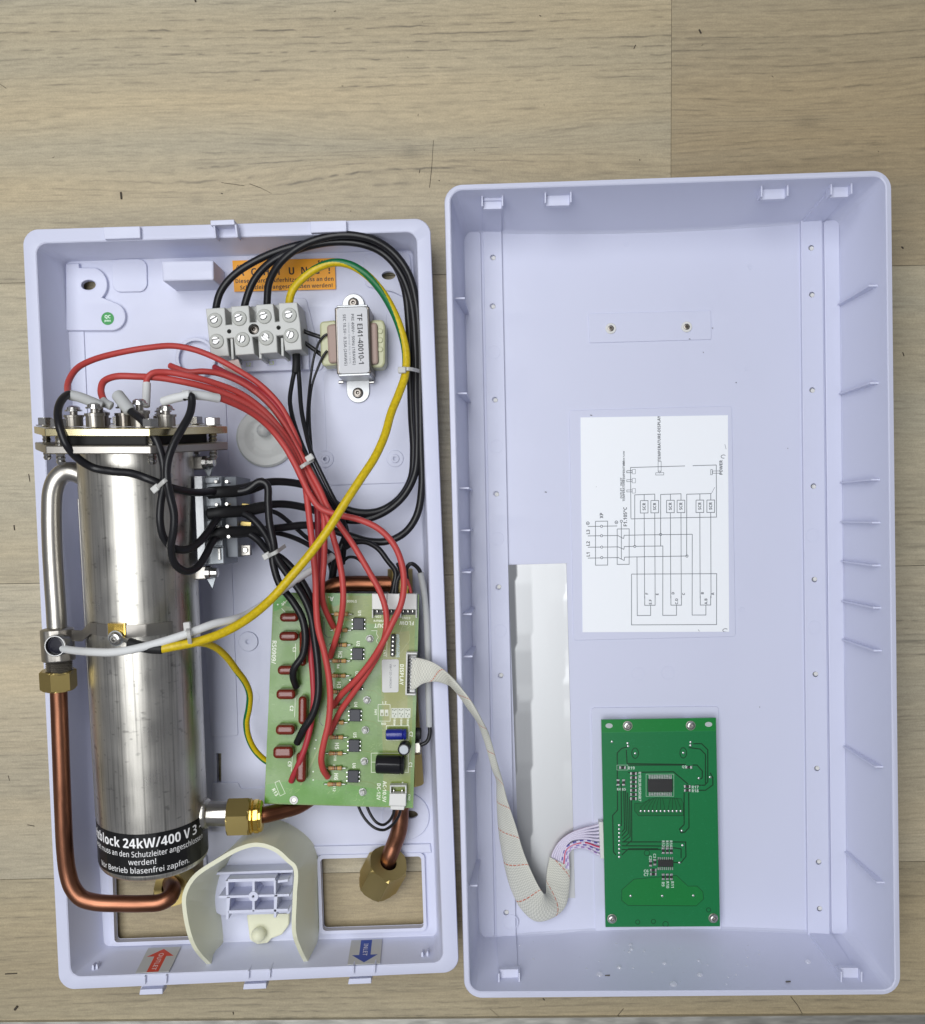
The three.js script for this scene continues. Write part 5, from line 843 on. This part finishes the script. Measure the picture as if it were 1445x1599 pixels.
  for (let i = 0; i < 14; i++) for (const [a, b] of [[506, 534], [620, 642]]) part(big, 'pin', plateOf([[478 + i * 11, a], [485 + i * 11, a], [485 + i * 11, b], [478 + i * 11, b]].map(([u, v]) => P(...Z(u, v), DB + 0.5)), DB, DB + 0.5, 0.05), M.solder);
  const sm = chip(540, 1066, 638, 1110, 1.4, M.chipBlack, 'logic_chip');
  for (let i = 0; i < 8; i++) for (const [a, b] of [[1046, 1064], [1112, 1130]]) part(sm, 'pin', plateOf([[536 + i * 13.4, a], [543 + i * 13.4, a], [543 + i * 13.4, b], [536 + i * 13.4, b]].map(([u, v]) => P(...Z(u, v), DB + 0.5)), DB, DB + 0.5, 0.05), M.solder);
  const smd = (X, Y, vert, mat = M.chipBlack) => { const [dx, dy] = vert ? [8, 18] : [20, 8]; const r = part(t, 'chip_resistor', plateOf([[X - dx * (vert ? 1 : 0.5), Y - dy * (vert ? 0.5 : 1)], [X + dx * (vert ? 1 : 0.5), Y - dy * (vert ? 0.5 : 1)], [X + dx * (vert ? 1 : 0.5), Y + dy * (vert ? 0.5 : 1)], [X - dx * (vert ? 1 : 0.5), Y + dy * (vert ? 0.5 : 1)]].map(([u, v]) => P(...Z(u, v), DB + 0.6)), DB, DB + 0.6, 0.1), mat);
    for (const s of [-1, 1]) part(r, 'solder_pad', plateOf((vert ? rectPx(X, Y + s * 15, 20, 13) : rectPx(X + s * 16, Y, 13, 20)).map(([u, v]) => P(...Z(u, v), DB + 0.7)), DB, DB + 0.7, 0.25), M.solder); };
  smd(306, 458, 0); smd(742, 455, 0); smd(732, 582, 0); smd(732, 607, 0); smd(276, 556, 1); smd(312, 556, 1);
  for (let i = 0; i < 7; i++) smd(378, 497 + i * 27.5, 0);
  for (const X of [573, 600, 626]) { smd(X, 1004, 1); smd(X, 1176, 1); } smd(490, 1088, 1); smd(518, 1080, 1); smd(508, 1132, 0); smd(508, 1158, 0);
  const blob = new THREE.SphereGeometry(0.8 * mm, 12, 8); blob.scale(1, 0.55, 1);
  for (let i = 0; i < 11; i++) { const c = dots(425 + i * 26.2, 743); piece(t, 'solder_joint', blob, M.solder, V(c.x, DB * mm, c.z)); }
  for (let i = 0; i < 9; i++) { const c = dots(283, 836 + i * 26); piece(t, 'solder_joint', blob, M.solder, V(c.x, DB * mm, c.z)); }
  for (const [X, Y] of [[358, 1300], [566, 1300], [770, 1298], [694, 872], [698, 968], [678, 1082], [338, 297], [341, 316], [235, 287], [752, 290], [751, 311], [704, 360], [388, 364], [806, 527], [880, 520]]) { const c = dots(X, Y); piece(t, 'solder_joint', blob, M.solder, V(c.x, DB * mm, c.z)); }
  part(t, 'cable_socket', plateOf(outline([[935.5, 1284], [942, 1284], [944, 1341], [938, 1341]], DB - 1.6), CPAN + 1.2, DB - 1.7, 0.3), M.whitePlastic);
}

// ---------------------------------------------------------------- wires
function wire(name, label, pts, r, mat, group, per = 7, printed = false) {
  const p = pathOf(pts), low = p.reduce((a, b) => a.y < b.y ? a : b);
  const t = thing(name, label, 'wire', low, group); part(t, 'insulation', printed ? printedTube(p, r) : tube(p, r, per, 12), mat); return t;
}
const endSleeve = (t, pts, r, mat = M.greySleeve, name = 'end_sleeve') => part(t, name, tube(pts, r, 6, 14), mat);
// supply cables: up from the terminal block, round the corner and back to the cut-out switch
wire('supply_cable', 'thick black supply cable from the first pole looping round the tray corner', [[337, 492, 24], [338, 478, 26], [345, 455, 28], [365, 430, 29], [402, 406, 30], [450, 387, 31], [500, 377, 31], [550, 375, 30], [590, 387, 29], [616, 412, 28], [632, 450, 28], [639, 510, 27], [641, 580, 27], [643, 650, 27], [646, 705, 28], [642, 748, 28], [622, 780, 29], [592, 798, 30], [560, 800, 31], [530, 790, 32], [500, 766, 33], [470, 756, 36], [435, 752, 42], [405, 755, 48], [378, 762, 52], [352, 767, 58]], 2.25, M.black, 'supply cables');
wire('supply_cable', 'thick black supply cable from the second pole looping round the tray corner', [[381, 490, 24], [383, 474, 26], [398, 436, 29], [425, 408, 32], [470, 388, 34], [520, 378, 34], [565, 381, 34], [598, 395, 32], [625, 425, 31], [642, 470, 31], [649, 540, 31], [650, 620, 31], [652, 690, 31], [648, 740, 31], [630, 775, 31], [600, 800, 30], [565, 812, 29], [530, 810, 29], [495, 798, 30], [470, 791, 34], [440, 787, 40], [405, 790, 47], [375, 797, 52], [350, 800, 57]], 2.25, M.black, 'supply cables');
wire('supply_cable', 'thick black supply cable from the third pole looping round the tray corner', [[417, 488, 24], [417.5, 470, 26], [421, 440, 30], [440, 408, 35], [475, 382, 38], [515, 369, 39], [550, 367, 39], [585, 375, 38], [613, 393, 36], [637, 425, 35], [650, 470, 35], [656, 540, 34], [657, 620, 34], [658, 700, 33], [659, 760, 31], [651, 805, 30], [632, 832, 29], [605, 845, 28], [575, 845, 27], [545, 836, 27], [510, 825, 28], [480, 820, 32], [440, 824, 38], [405, 828, 46], [375, 832, 51], [350, 833, 56]], 2.25, M.black, 'supply cables');
// shrink tubes over the switch contacts
for (const [i, y] of [768, 800, 832].entries()) {
  const t = scene.getObjectByName(i ? 'supply_cable_00' + i : 'supply_cable');
  endSleeve(t, [[326, y + 2 + i, 66], [346, y, 65], [366, y - 1, 60], [392, y - 6 + i * 2, 52], [412, y - 14 + i * 6, 47]], 3.3, M.blackMatt, 'shrink_tube');
}
// wires from the cut-out switch down to the board
wire('switch_wire', 'black wire from the top switch pole hanging straight down to the cable tie', [[352, 769, 60], [385, 765, 60], [406, 752, 60], [417, 757, 60], [419, 785, 59], [421, 815, 58], [427, 845, 57], [432, 870, 55], [450, 898, 53], [470, 925, 52], [484, 955, 51], [492, 1000, 50], [497, 1045, 50], [497, 1085, 50], [490, 1113, 49], [475, 1138, 47], [464, 1160, 42]], 2.15, M.black, 'switch wires', 8);
wire('switch_wire', 'black wire from the middle switch pole ending between two brown capacitors', [[352, 802, 60], [375, 800, 58], [392, 808, 56], [412, 830, 54], [424, 855, 52], [427, 880, 52], [437, 912, 51], [458, 940, 51], [472, 965, 51], [477, 995, 51], [473, 1023, 50], [460, 1043, 49], [458, 1056, 47], [463, 1072, 42]], 2.15, M.black, 'switch wires', 8);
wire('switch_wire', 'black wire from the lower switch pole passing behind the red wires to the board', [[352, 835, 58], [380, 830, 55], [402, 842, 53], [420, 862, 50], [437, 870, 49], [455, 886, 48], [473, 910, 47], [486, 938, 46], [489, 970, 44], [482, 1000, 41], [476, 1010, 40]], 2.1, M.black, 'switch wires', 8);
wire('jumper_wire', 'thin black wire crossing below the red bundle beside the switch', [[395, 795, 44], [430, 800, 40], [455, 818, 34], [480, 840, 28], [500, 852, 24], [522, 868, 21]], 1.35, M.black, 'thin black wires');
wire('jumper_wire', 'lower thin black wire running from the switch towards the circuit board', [[395, 832, 42], [430, 832, 37], [460, 840, 31], [490, 856, 26], [515, 880, 22], [518, 910, 20], [517, 932, 19]], 1.5, M.black, 'thin black wires');
wire('jumper_wire', 'short thick black wire dipping behind the red wires above the copper pipe', [[536, 815, 30], [540, 835, 28], [530, 862, 26], [522, 885, 24], [519, 905, 22], [518, 930, 20]], 2.3, M.black, 'thin black wires');
// tank wires
const tankLoop = 'black wires on the tank';
{
  let t = wire('tank_wire', 'black wire from the left tank post sweeping across the tank', [[116, 617, 100], [108, 616, 101], [98, 623, 106], [91, 640, 112], [93, 665, 117], [103, 692, 117], [120, 714, 112], [145, 730, 107], [175, 736, 107], [205, 739, 108], [232, 748, 109], [255, 757, 106], [280, 765, 96], [305, 769, 84], [330, 768, 70], [348, 767, 62]], 2.1, M.black, tankLoop, 8);
  endSleeve(t, [[110, 617, 100], [124, 620, 100], [140, 626, 99], [158, 634, 97]], 2.7);
  t = wire('tank_wire', 'black wire from the middle tank post looping low over the tank side', [[196, 634, 104], [206, 643, 106], [222, 656, 110], [238, 676, 111], [250, 702, 111], [256, 730, 110], [256, 755, 109], [251, 785, 107], [250, 815, 106], [256, 840, 103], [272, 856, 98], [293, 858, 92], [312, 846, 84], [328, 826, 74], [342, 806, 64]], 2.1, M.black, tankLoop, 8);
  endSleeve(t, [[184, 617, 102], [188, 622, 103], [195, 631, 104], [203, 641, 105]], 3.2);
  t = wire('tank_wire', 'black wire from the right tank post making the lowest loop over the tank', [[288, 620, 98], [298, 618, 99], [300, 628, 100], [296, 648, 103], [284, 670, 107], [271, 694, 110], [262, 722, 112], [261, 748, 113], [266, 775, 111], [272, 803, 109], [271, 830, 107], [267, 855, 104], [273, 880, 98], [290, 892, 91], [308, 886, 83], [322, 866, 76], [332, 846, 70], [346, 836, 62]], 2.1, M.black, tankLoop, 8);
  endSleeve(t, [[255, 627, 95], [272, 622, 97], [288, 618.5, 98], [297, 616, 99]], 2.4, M.whiteSleeve);
}
// red wires: from the tank posts to the board
const reds = 'red wires from the tank posts to the circuit board';
{
  let t = wire('red_wire', 'red wire rising from the left tank post in the widest arch', [[120, 622, 96], [112, 619, 95], [106, 610, 88], [108, 594, 80], [122, 574, 72], [148, 561, 66], [190, 550, 60], [232, 543, 56], [268, 540, 52], [300, 545, 49], [335, 558, 46], [372, 578, 44], [408, 602, 42], [438, 634, 41], [458, 672, 42], [474, 712, 44], [487, 742, 46], [497, 770, 48], [505, 800, 50], [507, 840, 52], [506, 880, 54], [503, 915, 52], [505, 942, 48], [515, 967, 43], [521, 979, 39]], 1.75, M.red, reds);
  t = wire('red_wire', 'red wire hooking up from the second tank post', [[168, 632, 92], [161, 622, 90], [158, 608, 86], [163, 595, 82], [180, 588, 79], [215, 588, 76], [250, 590, 72], [290, 597, 68], [330, 607, 62], [367, 621, 57], [398, 638, 53], [424, 660, 51], [447, 690, 51], [464, 722, 51], [475, 750, 52], [480, 780, 54], [484, 815, 56], [489, 860, 58], [493, 905, 58], [494, 945, 57], [497, 980, 56], [507, 1020, 55], [514, 1058, 54], [516, 1095, 53], [513, 1130, 52], [506, 1160, 51], [502, 1185, 49], [505, 1202, 45], [512, 1213, 40]], 1.85, M.red, reds);
  endSleeve(t, [[161, 626, 91], [166, 630, 92], [174, 634, 92]], 2.3);
  t = wire('red_wire', 'red wire with an upright grey sleeve behind the tank posts', [[229, 622, 78], [229, 605, 77], [230, 592, 76], [238, 583, 75], [258, 581, 72], [295, 587, 68], [335, 598, 62], [375, 614, 56], [410, 639, 52], [438, 670, 50], [460, 704, 49], [482, 746, 49], [500, 780, 51], [512, 810, 53], [521, 840, 54], [529, 870, 55], [535, 905, 55], [536, 940, 54], [531, 975, 50], [523, 1003, 46], [516, 1026, 40]], 1.75, M.red, reds);
  endSleeve(t, [[228, 634, 80], [229, 614, 78], [229.5, 599, 76.5]], 2.2, M.whiteSleeve);
  t = wire('red_wire', 'red wire whose cut end rests beside the ring mark in the tray', [[266, 571, 50], [276, 575, 52], [295, 581, 53], [318, 580, 52], [345, 584, 49], [382, 600, 46], [417, 627, 44], [443, 660, 44], [464, 698, 46], [484, 735, 48], [500, 765, 50], [512, 792, 52], [527, 815, 54], [550, 848, 55], [575, 890, 56], [594, 925, 56], [603, 955, 57], [603, 985, 57], [593, 1017, 55], [574, 1050, 52], [552, 1082, 48], [531, 1112, 44], [515, 1145, 39.5]], 1.75, M.red, reds);
  t = wire('red_wire', 'red wire leaving the grey sleeved right post in the thick bundle', [[300, 617, 94], [318, 618, 92], [340, 621, 86], [365, 630, 78], [394, 645, 68], [420, 666, 60], [443, 694, 56], [461, 725, 55], [472, 748, 55], [484, 772, 56], [500, 793, 57], [525, 803, 57], [560, 811, 57], [592, 826, 58], [615, 850, 58], [628, 882, 58], [631, 915, 58], [626, 945, 59], [612, 975, 61], [597, 1005, 60], [579, 1034, 56], [556, 1062, 52], [534, 1084, 46], [520, 1103, 40]], 1.8, M.red, reds);
  endSleeve(t, [[286, 616, 95], [305, 617, 94], [322, 618.5, 91], [341, 622, 86]], 2.4, M.whiteSleeve);
  t = wire('red_wire', 'darker red wire lying low and ending beside the lowest brown capacitor', [[335, 573, 34], [352, 582, 38], [385, 598, 42], [425, 628, 42], [452, 668, 42], [472, 705, 43], [486, 740, 44], [494, 780, 45], [497, 830, 46], [497, 880, 46], [494, 930, 45], [487, 975, 45], [486, 1020, 45], [489, 1060, 46], [490, 1095, 46], [486, 1130, 46], [479, 1160, 46], [468, 1190, 45], [458, 1212, 41], [455, 1220, 39]], 1.75, M.darkRed, reds);
}
// transformer wires
const thin = 'thin transformer wires';
{
  const t = wire('transformer_wire', 'black twin wire under the earth pole running down with the red bundle', [[463, 548, 20], [462, 570, 22], [457, 595, 24], [453, 625, 28], [458, 655, 34], [468, 685, 40], [481, 715, 46], [497, 748, 47], [513, 778, 46], [527, 802, 42], [534, 825, 34], [538, 850, 28], [536, 880, 22]], 1.35, M.black, thin);
  part(t, 'second_core', tube([[466, 548, 20], [466, 570, 22], [468, 600, 25], [471, 640, 32], [478, 675, 40], [487, 708, 47], [503, 742, 49], [518, 772, 48], [531, 797, 44], [538, 820, 36], [541, 850, 30]], 1.35), M.black);
  endSleeve(t, [[463, 552, 20.5], [463, 566, 22], [462, 582, 23]], 2.4, M.blackMatt);
  wire('transformer_wire', 'upper hair thin black wire from the coil former down to the cable tie', [[511, 522, 27], [507, 524, 27], [500, 532, 26], [492, 552, 24], [486, 585, 24], [482, 620, 28], [480, 655, 34], [482, 690, 42], [486, 716, 47]], 0.75, M.black, thin);
  wire('transformer_wire', 'lower hair thin black wire from the coil former down to the cable tie', [[511, 548, 27], [506, 554, 27], [497, 574, 25], [488, 600, 25], [484, 630, 29], [484, 660, 35], [486, 690, 42], [488, 716, 46.5]], 0.75, M.black, thin);
  wire('transformer_wire', 'upper short black lead between terminal block and transformer', [[470, 515, 22], [482, 520, 22], [494, 524, 21], [508, 529, 21]], 1.3, M.black, thin);
  wire('transformer_wire', 'lower short black lead between terminal block and transformer', [[468, 530, 20], [480, 538, 20], [494, 548, 20], [510, 560, 20]], 1.3, M.black, thin);
  wire('supply_lead', 'thin black loop hanging from the white power plug below the board', [[616, 1262, 41], [614, 1272, 38], [607, 1283, 33], [598, 1288, 30], [588, 1284, 28], [579, 1272, 27], [572, 1255, 26], [568, 1235, 26]], 0.85, M.black, thin);
  wire('supply_lead', 'longer thin black loop hanging from the white power plug below the board', [[626, 1262, 41], [623, 1274, 38], [613, 1288, 33], [599, 1296, 29], [586, 1293, 27], [573, 1282, 26], [563, 1266, 25], [556, 1245, 25]], 0.85, M.black, thin);
}
// earth wires
{
  const t = wire('earth_wire', 'long yellow and green earth wire arching from terminal block to tank', [[452, 482, 26], [452.5, 468, 28], [458, 452, 30], [474, 434, 32], [497, 418, 33], [522, 410, 33], [545, 413, 33], [570, 427, 33], [594, 452, 34], [613, 483, 36], [626, 515, 38], [634, 550, 40], [633, 585, 43], [623, 615, 47], [611, 645, 52], [601, 680, 58], [585, 715, 64], [562, 750, 70], [536, 790, 74], [512, 828, 76], [486, 863, 78], [455, 900, 80], [422, 937, 84], [390, 964, 90], [355, 985, 96], [322, 998, 101], [295, 1005, 104], [268, 1010, 106], [248, 1014, 106]], 2.35, yellowGreen(11, 0.3, [[0, 0.12], [0.07, 0.22], [0.13, 0.38], [0.19, 0.52], [0.26, 0.66], [0.34, 0.78], [0.42, 0.92], [1, 1]]), 'earth wires', 9, true);
  endSleeve(t, [[253, 1013, 106], [235, 1012, 106], [215, 1008, 105], [203, 1004, 104]], 2.8, M.blackMatt, 'crimp_sleeve');
  { const o = tankAt(101.6, -5.5, TR + 2.4), e = tankAt(101.6, -5.5, TR + 6); part(t, 'ring_lug', [turned(o, e, [[0, 2], [0, 4.2], [0.8, 4.2], [0.8, 2]], 20), tube([o.clone().add(V(0.003, 0.0004, 0)), P(206, 1005, 105)], 1.2)], M.zincDull); }
  wire('earth_wire', 'shorter yellow and green earth wire curving down behind the circuit board', [[288, 1006, 101], [305, 1004, 98], [322, 1005, 92], [340, 1013, 84], [356, 1028, 75], [370, 1047, 65], [383, 1065, 56], [390, 1084, 48], [389, 1105, 42], [385, 1128, 36], [388, 1150, 31], [398, 1171, 27], [414, 1187, 24], [432, 1196, 22]], 1.9, yellowGreen(19, 0.36, [[0, 0.95], [0.25, 0.9], [0.38, 0.74], [0.6, 0.68], [0.8, 0.72], [1, 0.7]]), 'earth wires', 9, true);
  const s = wire('sensor_lead', 'white sleeved sensor lead leaving the steel block across the tank', [[96, 1012, 70], [104, 1014, 75], [118, 1016, 84], [145, 1018, 99], [175, 1018.5, 106], [205, 1014.5, 108], [240, 1006, 107], [275, 995.5, 106], [305, 985, 104], [335, 974, 99], [362, 968, 92], [385, 960, 82], [410, 945, 72], [440, 922, 60], [468, 902, 50], [495, 885, 42], [520, 868, 36]], 2.15, M.whiteSleeve, null, 8);
}
{
  const t = wire('probe_lead', 'grey sleeved probe lead running down the right wall of the tray', [[640, 925, 30], [636, 905, 34], [635, 888, 36], [642, 880, 37], [652, 886, 36], [658, 897, 35], [662, 915, 34], [666, 960, 32], [668.5, 1020, 31], [669.5, 1080, 31], [671, 1130, 31], [671.5, 1145, 31], [667, 1158, 31], [656, 1164, 31]], 1.2, M.black, null, 8);
  endSleeve(t, [[657, 895, 35], [662, 920, 34], [666, 960, 32.5], [668.5, 1020, 31.5], [669.5, 1080, 31.5], [670.8, 1134, 31]], 1.9, M.greySleeve, 'grey_sleeve');
  wire('plug_lead', 'black lead curving over the copper pipe into the middle white socket', [[540, 855, 30], [552, 848, 32], [570, 846, 34], [590, 856, 36], [606, 876, 38], [618, 893, 40], [616, 912, 41], [612, 930, 41]], 1.6, M.black, 'socket leads');
  wire('plug_lead', 'thin black lead arched against the wall beside the brass sensor', [[535, 878, 26], [545, 870, 29], [558, 872, 31], [570, 884, 33], [580, 900, 36], [588, 918, 40], [591, 930, 41]], 0.9, M.black, 'socket leads');
  wire('plug_lead', 'yellow lead entering the white socket nearest the tray wall', [[632, 903, 36], [634, 915, 39], [636, 930, 41]], 0.85, std(rgb(0.6, 0.42, 0.02), 0.4), 'socket leads');
  wire('plug_lead', 'short red lead entering the white socket nearest the tray wall', [[636, 905, 36], [640, 916, 39], [643, 930, 41]], 0.85, M.red, 'socket leads');
  wire('plug_lead', 'short black lead dropping from the sensor into the middle white socket', [[622, 880, 44], [626, 892, 42], [620, 908, 41], [618, 930, 41]], 1.4, M.black, 'socket leads');
}
// ---------------------------------------------------------------- cable ties
function tie(label, a, m, b, head, w = 1.1) {
  const t = thing('cable_tie', label, 'cable tie', P(...b), 'cable ties');
  const c = new THREE.CatmullRomCurve3(pathOf([a, m, b]), false, 'centripetal'), pts = c.getPoints(20), loops = [];
  const along = pts[20].clone().sub(pts[0]).setY(0).normalize(), cross = V(-along.z, 0, along.x);
  for (const [i, p] of pts.entries()) { const n = V(0, 1, 0); const q = (u, v) => p.clone().addScaledVector(cross, u * w * mm).addScaledVector(n, v * 0.5 * mm); loops.push([q(-1, 0), q(-0.8, 1), q(0.8, 1), q(1, 0), q(0.8, -1), q(-0.8, -1)]); }
  part(t, 'strap', loft(loops, true, 0.6), M.nylon);
  const h = P(...head), g = new RoundedBoxGeometry(4.6 * mm, 3.2 * mm, 3.6 * mm, 2, 0.6 * mm); g.rotateY(-Math.atan2(along.z, along.x)); g.translate(h.x, h.y, h.z); part(t, 'head', g, M.nylon);
}
tie('white nylon cable tie where the black wires cross on the tank', [242, 765, 107], [256, 752, 116], [270, 741, 108], [244, 763, 109]);
tie('white nylon cable tie round the red and black wire bundle', [461, 737, 48], [474, 727, 55], [492, 716, 48], [484, 715, 52]);
tie('white nylon cable tie round the black switch wires', [412, 871, 52], [430, 863, 61], [446, 852, 50], [417, 868, 55]);
tie('white nylon cable tie holding earth wire against the supply cables', [622, 578, 42], [638, 576, 46], [658, 580, 34], [628, 578, 46]);
tie('white nylon cable tie joining sensor lead and earth wire', [293, 976, 104], [295, 990, 111], [298, 1011, 103], [293, 978, 106]);

// ---------------------------------------------------------------- flat cable in its woven sleeve
{
  const A = [[645, 1026, 45], [652, 1027, 46], [662, 1029, 47.5], [680, 1036, 50], [698, 1050, 56], [712, 1065, 62], [733, 1091, 64], [752, 1124, 60], [764, 1148, 52], [777, 1192, 42], [786, 1225, 34], [792, 1248, 30], [806, 1290, 25], [817, 1328, 23], [829, 1358, 23], [841, 1383, 24], [849, 1395, 24], [853, 1394, 18], [853, 1380, 13], [854, 1362, 11], [858.5, 1338, 11]];
  const B = [[643, 1078, 45], [650, 1075, 46], [660, 1068, 47], [680, 1064.5, 48], [701, 1070.5, 51], [708, 1075, 54], [726, 1099, 55], [745, 1126, 52], [756, 1155, 47], [768, 1199, 38], [775, 1217, 29], [776, 1252, 22], [778, 1292, 14], [785, 1338, 10], [797, 1386, 9], [815, 1421, 9.5], [838, 1439, 11], [868, 1431, 12], [884, 1414, 10], [889.5, 1386, 8], [891, 1353, 8]];
  const cA = new THREE.CatmullRomCurve3(pathOf(A), false, 'centripetal'), cB = new THREE.CatmullRomCurve3(pathOf(B), false, 'centripetal');
  const n = 240, m = 20, pos = [], nor = [], uv = [], idx = [];
  let dist = 0, last = null; const frames = [];
  for (let i = 0; i <= n; i++) { const u = i / n, a = cA.getPoint(u), b = cB.getPoint(u), c = a.clone().lerp(b, 0.5); if (last) dist += c.distanceTo(last); last = c; frames.push({ a, b, c, dist }); }
  const map = dataMap(1024, 256, (i, j) => {
    // woven threads with red tracer threads winding round the sleeve
    const x = i, y = j, wv = 0.90 + 0.09 * Math.sin(x * 0.4 + (y % 20 < 10 ? 0 : Math.PI)) * Math.sin(y * 0.628) + 0.07 * (hash(i, j, 5) - 0.5);
    const tr = Math.abs((((x / 1024 * 5 + y / 256) % 1) + 1) % 1 - 0.5) < 0.013 && ((x / 1024 * 5 + y / 256 * 0 + y / 14) % 1) < 0.72;
    return tr ? [196, 92, 62] : [232 * wv, 232 * wv, 220 * wv];
  }, true, true);
  map.repeat.set(1, 1);
  for (let i = 0; i <= n; i++) {
    const { a, b, c, dist: d } = frames[i], f = frames[Math.min(n, i + 1)].c.clone().sub(frames[Math.max(0, i - 1)].c).normalize(), w = b.clone().sub(a), half = w.length() / 2; w.normalize();
    const nn = f.clone().cross(w).normalize(); if (i && nn.dot(frames[i - 1].nn) < 0) nn.negate(); frames[i].nn = nn;
    const th = 1.25 * mm * (1 + 0.15 * Math.sin(i * 0.35));
    for (let j = 0; j <= m; j++) { const t = j / m * 2 * Math.PI, p = c.clone().addScaledVector(w, Math.cos(t) * half).addScaledVector(nn, Math.sin(t) * th); pos.push(p.x, p.y, p.z); uv.push(d / 0.105, j / m); }
  }
  for (let i = 0; i < n; i++) for (let j = 0; j < m; j++) { const a = i * (m + 1) + j, b = a + m + 1; idx.push(a, b, a + 1, a + 1, b, b + 1); }
  const g = new THREE.BufferGeometry(); g.setAttribute('position', new THREE.Float32BufferAttribute(pos, 3)); g.setAttribute('uv', new THREE.Float32BufferAttribute(uv, 2)); g.setIndex(idx); g.computeVertexNormals();
  const bump = grey(256, 64, (i, j) => 0.5 + 0.3 * Math.sin((i + j * 2) * 0.8) * Math.sin((i - j * 2) * 0.8) + 0.1 * (hash(i, j, 9) - 0.5));
  bump.repeat.set(3, 3);
  const t = thing('display_cable', 'flat display cable in a cream woven sleeve twisting from tray to cover', 'cable', P(850, 1400, CPAN));
  part(t, 'woven_sleeve', g, std(rgb(0.92, 0.92, 0.92), 0.75, 0, { map, bumpMap: bump, bumpScale: 0.0002 }));
  const strands = [[200, 60, 90], [120, 80, 170], [60, 60, 90], [120, 90, 190], [90, 90, 120], [90, 80, 160], [200, 50, 90], [110, 90, 170], [150, 110, 180]];
  strands.forEach((c, i) => {
    const u = i / 8, dm = dataMap(128, 8, (x, y) => (y > 1 && y < 5 && (x + i * 7) % (i === 0 || i === 6 ? 128 : 16) < (i === 0 || i === 6 ? 120 : 8)) ? c : [212, 206, 226]);
    part(t, 'core_wire', tube([[861 + 27 * u, 1345 + 12 * u, 9.5], [864 + 24 * u, 1333 + 14 * u, 9], [874 + 14 * u, 1316 + 16 * u, 9], [892 + 2 * u, 1302 + 19 * u + (i > 4 ? 4 : 0), 8.5], [914, 1294 + 30 * u, 8], [930 + 2 * u, 1290 + 43 * u, 7.5], [939 + 2 * u, 1287 + 50 * u, 7.5]], 0.75, 8, 8), std(rgb(0.95, 0.95, 0.95), 0.5, 0, { map: dm }));
  });
  for (let i = 0; i < 10; i++) part(t, 'core_wire', tube([[641, 1026 + i * 5.6, 42], [645, 1027 + i * 5.3, 45], [650, 1030 + i * 4.6, 46]], 0.55, 4, 6), M.greySleeve);
}
renderer.render(scene, camera);
